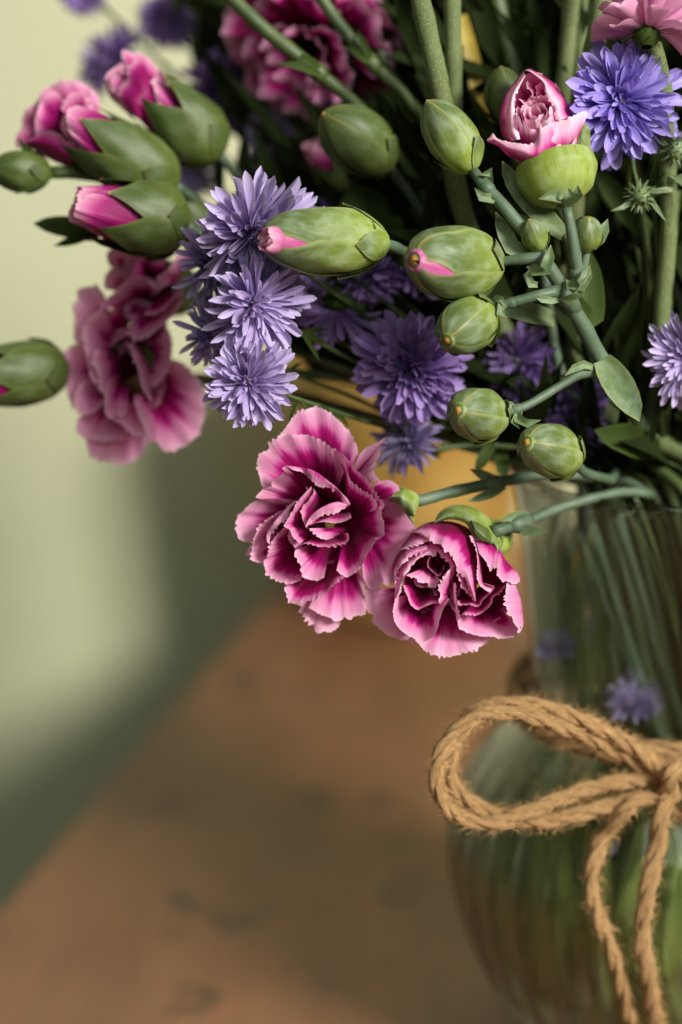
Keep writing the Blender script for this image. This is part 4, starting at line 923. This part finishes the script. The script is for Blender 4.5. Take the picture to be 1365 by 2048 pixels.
t, b = bud_thing('pink carnation bud with torn green sepals beside the blurred purple aster at the wall', (440,310,.562), (290,180,.552), 66, [(520,400,.572),(700,560,.580),(980,820,.578)], 'open', top=1.05, n=4, seed=3, open_=.1, belly=.0, tooth=.55, teeth_len=1.0, ang=2.2, twist=.55)
c9 = crop(0, 80, 3.102)
bloom(b, c9, .553, [
 D([(1000,240),(950,140),(880,85),(830,82),(765,62),(760,110),(790,150),(740,200),(700,260)], [6,5,4,3,2,1], (960,420), 10, pale=26, bulge=3),
 D([(655,270),(665,210),(720,170),(770,140),(800,170)], 3, (900,430), 8, pale=22, bulge=2),
 D([(720,330),(690,250),(720,215),(760,240),(740,190),(800,170),(820,230)], 0, (920,450), 6, pale=20, bulge=3),
 D([(850,115),(800,170),(785,250),(745,300),(745,370),(780,440),(860,490)], [0,-2,-3,-3,-2,0], [(1055,350),(1050,380),(1000,440),(930,495),(900,500)], [8,4,2,3,5], pale=15, bulge=5),
 D([(655,280),(690,300),(740,340),(770,400),(830,450),(890,480)], [2,0,-2,-2,0], [(655,250),(680,350),(740,410),(800,460),(870,492)], [6,5,5,5,6], pale=16, bulge=3)], M['petal_bud'], 2800, 4, 10)
backing(b, c9, .553, 870, 300, 170, 170, 5, 12, M['petal_bud'], 67, 6)
t, b = bud_thing('ruffled pink carnation bud bulging from its green calyx, next to a small leafy bud', (352,372,.553), (138,250,.543), 66, [(430,430,.572),(640,600,.582),(950,830,.580)], 'open', top=1.05, n=4, seed=5, open_=.1, tooth=.6, ang=2.5, twist=.1)
bloom(b, c9, .548, [
 D([(240,410),(250,330),(320,280),(400,252),(500,260),(580,310),(622,390),(615,500)], [6,6,5,5,6,8], (520,600), 14, pale=36, bulge=4),
 D([(105,670),(95,620),(130,540),(160,430),(240,388),(310,370)], [7,6,5,5], (430,620), 14, pale=30, bulge=4),
 D([(225,610),(225,480),(265,370),(340,320),(395,390),(440,530)], [3,1,1,2,3], (430,620), 12, pale=20, bulge=2),
 D([(380,420),(440,330),(520,340),(580,420),(600,520)], 3, (500,620), 12, pale=22, bulge=3),
 D([(415,500),(440,445),(510,445),(570,490),(620,580)], [0,-1,-1,2], [(430,600),(500,640),(560,655),(630,650)], [4,5,6,8], pale=22, bulge=3),
 D([(180,620),(230,590),(300,565),(360,580),(430,638),(490,600),(500,550),(560,570)], [2,0,-2,-3,-3,-2,0], [(120,660),(200,680),(290,730),(400,778),(490,785),(560,720),(620,640)], [7,5,4,4,5,6,8], pale=18, bulge=4)], M['petal_bud'], 2900, 4, 10)
backing(b, c9, .548, 380, 510, 200, 200, 6, 13, M['petal_bud'], 68, 6)
closed_bud(t, P(100,345,.550), P(-25,338,.545), 40*.55/FPX, .5, 'sepal_dark')
pxt('stem', [(100,345,.550),(150,345,.552),(220,352,.556),(300,365,.560)], [12,14,16,16], M['stem_green'], t)
pxb('leaf', [(110,350,.549),(70,320,.546),(35,275,.546)], 20, M['leaf_dark'], t); pxb('leaf', [(105,350,.549),(70,368,.546),(30,388,.546)], 20, M['leaf_dark'], t)
t, b = bud_thing('striped green carnation bud with pink petals pushing out, over the soft-focus carnation', (372,452,.545), (195,418,.534), 74, [(450,500,.560),(650,640,.575),(950,840,.575)], 'open', top=1.26, n=11, seed=8, open_=.0, belly=.05, tooth=.5, teeth_len=1.02, ang=2.9, twist=.35)
pxb('leaf', [(200,470,.552),(140,455,.550),(68,447,.549)], 44, M['leaf_dark'], t); pxb('leaf', [(190,465,.552),(150,480,.549),(108,492,.548)], 20, M['leaf_dark'], t)
t, b = bud_thing('thick green carnation calyx sticking out past the soft-focus carnation, cut off by the picture', (132,735,.562), (-60,760,.548), 62, [(200,735,.572),(400,760,.585),(700,820,.588),(1050,930,.580)], 'open', top=1.3, n=5, seed=4, ang=3.1)
bud_thing('small pink bud beside the dark green orange-tipped bud', (700,385,.575), (640,310,.568), 40, [(760,440,.580),(950,700,.582)], 'open', top=1.3, n=6, seed=14, ang=1.7)
bud_thing('pink bud half hidden behind the striped green bud', (420,470,.572), (350,410,.566), 42, [(500,520,.580),(800,750,.584)], 'open', top=1.45, n=6, seed=16, ang=2.7)

# shaded bloom at the top, its pale skirt below
tm = thing('carnation', into_vase(1.6, .5)[2], 'shaded pink carnation behind the crossing green stems, skirt of pale petals hanging down', 'carnation')
stem_to_vase(tm, [(700,60,.600),(800,250,.602),(950,560,.600),(1120,850,.590)], 11, M['stem_green'], 1.6)
carnation_head(tm, P(628,85,.578), camdir(-.5, .75, 48), 190*.578/FPX, 21, layers=((6, -6, 1.0), (6, 18, .95), (5, 42, .8), (4, 66, .55)), pale=30)

# ------------------------------------------------------------------ asters
def aster(label, px, py, dep, Rpx, facing, mat='aster', seed=0, way=None, group=None, srad=4.5, **k):
    t = thing('aster', into_vase()[2], label, 'aster', group)
    C = P(px, py, dep); n = camdir(*facing); R = Rpx*dep/FPX
    h = aster_head(t, C, n, R, mat, seed, **k)
    B = Vector(C) - Vector(n)*R*.34
    bp = project(B); pts = [(bp[0], bp[1], bp[2])] + (way if way is not None else [((bp[0]*.7+1250*.3), bp[1]*.7+950*.3+20, bp[2]*.7+.57*.3+.006), (bp[0]*.35+1250*.65, bp[1]*.35+950*.65+30, bp[2]*.35+.57*.65+.006)])
    stem_to_vase(t, pts, srad, M['stem_green'], name='stem', seg=7)
    r = random.Random(seed+99)
    for i in range(9):       # narrow leaves along the upper stem
        q = Vector(B).lerp(P(*pts[1]), r.uniform(.05, .8)); d = (Vector(n)*r.uniform(.1, .5) + Vector((r.uniform(-1, 1), r.uniform(-.1, 1), r.uniform(-1, .6)))).normalized()
        blade('leaf', [q, q+d*R*.25, q+d*R*.55+Vector((0, 0, -R*.06))], R*.09, M['leaf_dark'] if mat != 'aster_bright' else M['leaf'], t, nu=3, per=.002)
    return t, h
full = ((30, 4, 1.0), (26, 18, .92), (22, 32, .80), (16, 48, .62), (10, 64, .40))
aster('bright violet-blue aster beside the opening pink bud', 1242, 203, .518, 122, (.25, .35, 16), 'aster_bright', 1, [(1265,300,.530),(1280,390,.538),(1300,650,.552)], rows=full, srad=7, wd=.21)
aster('large lavender aster above the long splitting bud\'s tip, petals swept upward', 508, 470, .516, 138, (.55, .55, 40), 'aster', 2, rows=((30, -4, .78), (28, 14, .98), (24, 30, 1.0), (18, 46, .78), (12, 60, .52)))
aster('lavender aster with two stray petals, directly below the long splitting bud', 512, 606, .512, 112, (.85, .25, 52), 'aster', 3, rows=((28, 0, .95), (26, 16, 1.0), (22, 32, .9), (16, 48, .62), (9, 64, .38)))
aster('lavender aster with white-tipped petals just above the fully open carnation', 500, 764, .510, 92, (.25, .1, 20), 'aster', 4, rows=((30, 6, 1.0), (26, 20, .92), (20, 36, .75), (13, 52, .55), (8, 68, .4)), wd=.19)
aster('lavender aster pressed against the tucked-in pink carnation', 425, 525, .530, 92, (.8, .2, 50), 'aster', 5, rows=full[:4])
aster('blurred lavender aster between the soft-focus carnation and its aster neighbours', 425, 668, .532, 78, (.8, -.1, 50), 'aster', 6, rows=full[:4])
aster('dense deep purple aster between the round green buds', 826, 738, .531, 112, (.05, .2, 15), 'aster_deep', 7, rows=((28, -8, 1.0), (26, 14, .95), (24, 30, .82), (20, 48, .66), (14, 64, .5)), wd=.21)
aster('small pale mauve aster in front of the golden pot', 815, 882, .545, 72, (-.7, -.4, 42), 'aster_pale', 8, [(870,905,.552),(960,880,.560),(1100,920,.566)], rows=full[:4], wd=.13)
aster('purple aster seen from behind, petals hanging toward the golden pot', 668, 615, .543, 100, (-.25, .9, 118), 'aster_deep', 9, rows=((22, 20, 1.0), (18, 34, .9)), disc=False)
aster('shaded purple aster under the long splitting bud', 740, 552, .545, 62, (-.2, .6, 40), 'aster_deep', 10, rows=full[:4])
aster('purple aster drooping below the plump green bud with the pink slit', 815, 545, .548, 92, (-.1, .9, 88), 'aster_deep', 11, rows=((22, 10, 1.0), (18, 30, .9)), disc=False)
aster('blurred purple aster in shade right above the side bud\'s stem', 1038, 722, .552, 74, (-.2, .2, 25), 'aster_deep', 12, rows=full[:4])
aster('blurred purple aster behind the round bud at the vase rim', 1148, 832, .556, 88, (.1, .4, 30), 'aster_deep', 13, rows=full[:4])
aster('violet aster at the edge of the bouquet above the vase, cut off by the picture', 1378, 718, .524, 92, (-.2, .1, 20), 'aster', 14, rows=full[:4])
aster('blurred dusky purple aster against the wall behind the pink buds', 225, 118, .640, 78, (-.6, -.4, 55), 'aster_deep', 15, rows=full[:4])
aster('blurred purple aster beside the shaded pink carnation', 442, 190, .615, 84, (.2, .5, 35), 'aster_deep', 16, rows=full[:3])
aster('blurred purple aster behind the small pink bud', 598, 335, .615, 84, (-.4, .4, 30), 'aster_deep', 17, rows=full[:3])
aster('blurred pale purple aster showing under the ruffled pink bud\'s stem', 385, 345, .625, 60, (-.5, .3, 30), 'aster', 18, rows=full[:3])
aster('blurred purple aster peeking in at the very top of the wall', 165, -18, .640, 54, (0, .5, 40), 'aster_deep', 19, rows=full[:3])
aster('lavender aster whose petal tips peek over the long splitting bud', 600, 440, .530, 55, (0, -.8, 50), 'aster', 20, rows=full[:3])
aster('faint purple aster in the shade of the top stems', 640, 250, .630, 50, (-.4, .4, 30), 'aster_deep', 23, rows=full[:2])
aster('hazy lavender aster near the top of the wall, above the first pink buds', 335, 40, .640, 60, (-.2, .4, 30), 'aster_deep', 24, rows=full[:3])
aster('hazy lavender aster in the gap below the shaded pink carnation', 548, 268, .600, 58, (-.3, .4, 30), 'aster', 25, rows=full[:3])
aster('dim lavender aster deep behind the long splitting bud', 690, 425, .575, 56, (-.2, .5, 35), 'aster_deep', 26, rows=full[:3])
aster('lavender aster half lost in greenery under the long splitting bud', 625, 590, .556, 58, (-.4, .5, 40), 'aster', 27, rows=full[:3])
# two heads pushed down into the vase
def sunk(label, px, py, dep, Rpx, facing, seed):
    t = thing('aster', P(px, py+300, dep), label, 'aster'); n = camdir(*facing); C = P(px, py, dep); R = Rpx*dep/FPX
    aster_head(t, C, n, R, 'aster_pale', seed, rows=full[:3])
    B = C - n*R*.34; tube('stem', [B, Vector((VX*.5+B.x*.5, VY, B.z-.03)), Vector((VX, VY+.01, .03))], [.0012]*3, M['stem_green'], t)
sunk('pale mauve aster sunk inside the neck of the glass vase above the twine bow', 1268, 1405, .566, 56, (0, -.9, 62), 31)
sunk('small dim aster inside the glass vase behind the cupped carnation', 1115, 1290, .575, 44, (-.4, -.8, 60), 32)

# pale pink bloom at the top corner
pk = thing('chrysanthemum', into_vase(5.6, .7)[2], 'pale pink flower with broad petals seen from below at the top of the bouquet', 'flower')
aster_head(pk, P(1293, 58, .506), camdir(0, -1, 100), 112*.506/FPX, 'mum_pink', 41, rows=((13, 6, 1.0), (12, 24, .95), (10, 42, .9)), wd=.42, bracts=22, disc=False)
stem_to_vase(pk, [(1305,75,.512),(1330,200,.520),(1338,450,.532),(1335,750,.545)], [16,17,17,17], M['stem_fuzzy'], 5.6, .6)

# small spiky green aster buds
for lab, px, py, dep, way in (('small spiky green aster bud below the violet-blue aster', 1282, 392, .520, [(1268,340,.524),(1258,290,.530),(1262,420,.545),(1300,700,.555)]),
                         ('spiky green bud with white petal tips beside the violet-blue aster', 1352, 300, .522, [(1330,350,.526),(1310,420,.534),(1330,700,.552)])):
    t = thing('aster_bud', into_vase()[2], lab, 'flower bud'); C = P(px, py, dep); n = camdir(.1, .6 if py > 350 else -.6, 50); R = 24*dep/FPX
    h = body('flower_bud', C-n*R*.9, C+n*R*.9, R*.8, closed_prof(0), .01, .99, M['leaf'], t, 12, 8)
    bm_ = bract_mesh('leaf'); e1, e2, a = frame(n)
    for i in range(46):
        q = (i+.5)/46; az = i*2.399; el = math.radians(-60+125*q); d = Vector(e1)*math.cos(az)+Vector(e2)*math.sin(az)
        x = (d*math.cos(el*.8) + n*math.sin(el*.8)).normalized(); y = n.cross(d).normalized(); z = x.cross(y)
        o = bpy.data.objects.new('bract', bm_); COL.objects.link(o); o.parent = h
        m = Matrix((x*R*1.1, y*R*1.3, z*R)).transposed().to_4x4(); m.translation = C + d*R*.45*math.cos(el) + n*R*.5*math.sin(el); o.matrix_basis = m
    if py < 350:
        ms = rays('aster_pale', .17)
        for i in range(10):
            d = Vector(e1)*math.cos(i*2.4)+Vector(e2)*math.sin(i*2.4); x = (n+d*.25).normalized(); y = n.cross(d).normalized(); z = x.cross(y)
            o = bpy.data.objects.new('ray_floret', ms[i % 4]); COL.objects.link(o); o.parent = h
            m = Matrix((x*R*1.1, y*R*1.1, z*R*1.1)).transposed().to_4x4(); m.translation = C+n*R*.5; o.matrix_basis = m
    stem_to_vase(t, [(px, py, dep+.002)]+way, 5, M['stem_green'], seg=7)
    for (dx, dy, lx, ly) in ((0, 40, 60, -20), (5, 60, -60, 0), (0, 30, 50, 50)):
        pxb('leaf', [(px-10+dx, py+dy-60 if py > 350 else py+dy+20, dep+.003), (px+lx*.5, py+dy+ly*.5-40 if py > 350 else py+dy+ly*.5+20, dep), (px+lx, py+dy+ly-30 if py > 350 else py+dy+ly+30, dep)], 12, M['leaf'], t, nu=3)

# ------------------------------------------------------------------ other stems in the bouquet
def stems(label, group, items, mat):
    out = []
    for k, (pts, r) in enumerate(items):
        t = thing('flower_stem', into_vase()[2], label[k] if isinstance(label, list) else label, 'stem', group); stem_to_vase(t, pts, r, M[mat]); out.append(t)
    return out
stems(['thick fuzzy light green stem rising straight up behind the pointed green bud', 'fuzzy green stem running alongside the yellow blade-like leaf', 'thick fuzzy stem passing behind the opening pink bud and the violet-blue aster', 'fuzzy stem in shade behind the orange-tipped bud next to the opening pink bud', 'dim fuzzy stem running close behind another, above the opening pink bud'], 'fuzzy stems in the bouquet', [
    ([(828,-60,.522),(855,60,.522),(885,200,.526),(925,420,.540),(1060,760,.556)], 21),
    ([(905,-60,.532),(908,120,.534),(928,420,.546),(1090,760,.560)], 17),
    ([(1215,-60,.530),(1195,60,.530),(1160,250,.534),(1150,500,.545),(1190,800,.556)], 20),
    ([(1150,-60,.545),(1135,100,.547),(1120,350,.553),(1170,800,.562)], 17),
    ([(1175,-60,.555),(1160,150,.556),(1150,500,.560),(1210,820,.566)], 16),
], 'stem_fuzzy')
so_ = stems(['smooth dark green stem with a leafy node crossing the middle of the shaded pink carnation', 'smooth green stem with a leafy node crossing the dark side of the shaded pink carnation'], 'stems over the shaded carnation', [
    ([(430,-40,.538),(520,50,.540),(630,140,.544),(760,260,.552),(930,520,.566),(1100,800,.574)], [15,15,15,11,11,11]),
    ([(620,-40,.546),(680,50,.548),(745,125,.551),(860,260,.560),(1000,560,.572),(1120,820,.578)], [13,13,13,11,11,11]),
], 'stem_green')
pxb('leaf', [(640,140,.542),(612,118,.538),(596,118,.538),(588,130,.538)], 22, M['leaf_dark'], so_[0]); pxb('leaf', [(642,150,.541),(600,132,.537),(556,128,.536)], 18, M['leaf_dark'], so_[0]); pxt('node', [(622,132,.5435),(636,144,.5440),(650,158,.5446)], [15,19,13], M['stem_green'], so_[0])
pxb('leaf', [(742,120,.549),(728,90,.546),(715,60,.546)], 16, M['leaf_dark'], so_[1]); pxb('leaf', [(740,125,.549),(705,100,.546),(685,92,.545)], 16, M['leaf_dark'], so_[1]); pxt('node', [(732,110,.5503),(744,125,.5508),(758,141,.5516)], [13,17,12], M['stem_green'], so_[1])
stems('slim green stem standing in the shaded heart of the bouquet', 'slim stems in the bouquet shade', [
    ([(680,-40,.565),(800,180,.570),(960,540,.578),(1130,830,.580)], 11), ([(735,-40,.575),(830,160,.578),(980,520,.580),(1150,830,.582)], 15),
    ([(985,-40,.560),(1040,200,.563),(1100,560,.568),(1190,850,.572)], 17), ([(1060,-40,.575),(1085,250,.575),(1130,600,.575),(1210,860,.576)], 15),
    ([(1290,-40,.570),(1275,250,.570),(1262,600,.570),(1260,880,.570)], 14), ([(1385,-40,.560),(1355,300,.560),(1335,620,.562),(1310,900,.564)], 16),
    ([(1240,380,.552),(1300,480,.554),(1335,560,.556),(1370,640,.556),(1340,860,.562)], 12), ([(1345,380,.540),(1330,560,.544),(1320,760,.552),(1300,900,.558)], 18),
    ([(640,560,.566),(760,700,.572),(900,790,.574),(1100,900,.574)], 7), ([(560,740,.560),(700,760,.566),(860,800,.570),(1100,910,.574)], 8),
    ([(560,690,.556),(680,735,.562),(820,790,.568),(1080,900,.572)], 9), ([(480,300,.600),(640,480,.600),(900,740,.592),(1120,890,.584)], 8),
    ([(540,120,.610),(700,420,.604),(930,740,.594),(1150,890,.584)], 8), ([(860,900,.545),(960,890,.552),(1050,900,.560),(1150,930,.566)], 6),
    ([(1100,150,.590),(1150,500,.588),(1220,850,.580)], 13), ([(1220,150,.595),(1240,500,.590),(1260,850,.582)], 13),
], 'stem_green')
for lab, pts, w_ in (('long yellow blade-like leaf behind the opening pink bud', [(925,30,.560),(945,120,.560),(968,230,.562),(1000,330,.566)], 32),
                ('yellowed leaf low behind the pointed green bud', [(838,300,.570),(880,370,.570),(930,450,.572)], 30),
                ('narrow yellow leaf between the fuzzy stems', [(915,60,.572),(930,180,.572),(945,300,.572)], 28)):
    t = thing('yellow_leaf', P(*pts[-1]), lab, 'leaf')
    pxb('leaf_blade', pts, w_, M['yellow'], t); pxt('leaf_stalk', [pts[-1], (pts[-1][0]+60, pts[-1][1]+150, .578), (1150,820,.580)], 4, M['stem_green'], t, seg=6)
for lab, pts, w_ in (('downy dark green leaf curling up beside the opening pink bud\'s stalk', [(1128,470,.517),(1075,420,.512),(1030,370,.510),(1005,322,.512)], 44),
                ('broad dark leaf lying over the vase rim behind the rim bud', [(1300,900,.548),(1260,880,.540),(1215,870,.534),(1190,860,.532)], 62),
                ('dark grey-green leaf slanting behind the violet-blue aster', [(1310,480,.545),(1270,440,.542),(1215,370,.540),(1185,330,.540)], 46),
                ('dark round-tipped leaf under the dark green bud', [(760,520,.566),(745,460,.562),(720,410,.560),(700,370,.560)], 120),
                ('small pointed dark leaf hanging in front of the golden pot', [(985,890,.545),(968,915,.542),(948,950,.541)], 26),
                ('dark leaf tip drooping over the golden pot near the rim', [(1000,895,.552),(1005,935,.550),(1012,965,.550)], 30)):
    t = thing('leaf', P(*pts[0]), lab, 'leaf'); q = pts[0]
    blade('leaf_blade', [P(*p) for p in pts], w_*q[2]/FPX, M['leaf'] if 'downy' in lab else M['leaf_dark'], t, nu=7)
    tube('leaf_stalk', [P(*q), P(q[0]*.5+1250*.5, q[1]*.5+930*.5, q[2]*.5+.57*.5), Vector((VX-.01, VY, .17))], [.0009]*3, M['stem_green'], t, seg=6)

# ------------------------------------------------------------------ leafy filling: uncounted small leaves deep in the bouquet and in the vase
def in_poly(x, y, poly):
    c = False; j = len(poly)-1
    for i in range(len(poly)):
        (xi, yi), (xj, yj) = poly[i], poly[j]
        if (yi > y) != (yj > y) and x < (xj-xi)*(y-yi)/(yj-yi)+xi: c = not c
        j = i
    return c
def leafy(name, gen, mat, label, cat):
    V = []; Fc = []; EV = []; EE = []; UV = []
    for c, d, up, L, wd in gen:
        d = Vector(d).normalized(); s = d.cross(Vector(up)).normalized(); nn = s.cross(d); b = len(V)
        for t, ww, h in ((0, .12, 0), (.3, .85, .04), (.62, .8, .03), (1, .03, -.10)):
            p = Vector(c)+d*L*t+nn*L*h
            for k in (-1, 0, 1):
                V.append(p+s*wd*.5*ww*k+nn*(abs(k)*wd*.12)); EV.append(t*.9); EE.append(abs(k)); UV.append((k*wd/PXM+b*.7, L*t/PXM, 0))
        for i in range(3):
            for k in range(2): a = b+i*3+k; Fc.append([a, a+1, a+4, a+3])
    o = mesh_obj(name, [tuple(v) for v in V], Fc, mat, None, {'ev': EV, 'ee': EE, 'uvp': np.array(UV)})
    return tag(o, label, cat, None, 'stuff')
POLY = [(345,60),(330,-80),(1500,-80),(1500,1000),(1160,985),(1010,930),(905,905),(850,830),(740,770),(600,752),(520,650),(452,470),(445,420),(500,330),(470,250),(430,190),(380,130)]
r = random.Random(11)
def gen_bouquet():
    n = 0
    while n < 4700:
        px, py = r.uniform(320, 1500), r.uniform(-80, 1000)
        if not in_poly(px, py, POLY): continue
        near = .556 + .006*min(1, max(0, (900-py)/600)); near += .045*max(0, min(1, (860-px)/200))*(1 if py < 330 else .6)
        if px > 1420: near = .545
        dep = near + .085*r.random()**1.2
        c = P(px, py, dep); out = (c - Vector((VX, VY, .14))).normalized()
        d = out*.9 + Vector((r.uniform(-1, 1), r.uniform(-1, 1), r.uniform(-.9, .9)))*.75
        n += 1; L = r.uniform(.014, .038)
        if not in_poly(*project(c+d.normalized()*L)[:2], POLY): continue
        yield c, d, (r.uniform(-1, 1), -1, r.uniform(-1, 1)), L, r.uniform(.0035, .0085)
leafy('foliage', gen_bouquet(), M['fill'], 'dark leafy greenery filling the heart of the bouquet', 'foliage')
def gen_vase():
    for i in range(260):
        z = r.uniform(.105, .135); a = r.uniform(0, 6.28); q = (vr(z)-.0045)*r.uniform(.7, 1); L = r.uniform(.02, .045)
        c = Vector((VX+q*math.cos(a), VY+q*math.sin(a), z)); d = Vector((math.cos(a)*.06+r.uniform(-.1, .1), math.sin(a)*.06+r.uniform(-.1, .1), 1)).normalized(); e = c+d*L
        if math.hypot(e.x-VX, e.y-VY) > vr(e.z)-.004 or e.z > .178: continue
        if math.hypot(c.x-(VX-.012), c.y-(VY-.03)) < .014: continue
        yield c, d, (math.cos(a), math.sin(a), 0), L, r.uniform(.0018, .0042)
    for i in range(1100):
        z = r.uniform(.014, .085); q = r.random()**(.5 if i % 2 else .15)*max(.006, (vr(z)-.0055)); a = r.uniform(0, 6.28)
        L = r.uniform(.022, .055)
        c = Vector((VX+q*math.cos(a), VY+q*math.sin(a), z)); d = Vector((r.uniform(-.25, .25), r.uniform(-.25, .25), r.choice((-1, 1)))).normalized()
        e = c+d*L
        if not (.012 < e.z < .106) or math.hypot(e.x-VX, e.y-VY) > vr(e.z)-.0045: continue
        yield c, d, (math.cos(a), math.sin(a), 0), L, r.uniform(.003, .008)
vf = leafy('vase_leaves', gen_vase(), M['wet_leaf'], 'wet green leaves crowded inside the glass vase', 'foliage')
stems('cut green stem standing in the water of the glass vase', 'cut stems in the vase', [
    ([(1180+r.uniform(0, 320), 985-r.uniform(0, 40), .56+.03*r.random())], r.uniform(8, 13)) for i in range(34)], 'stem_green')
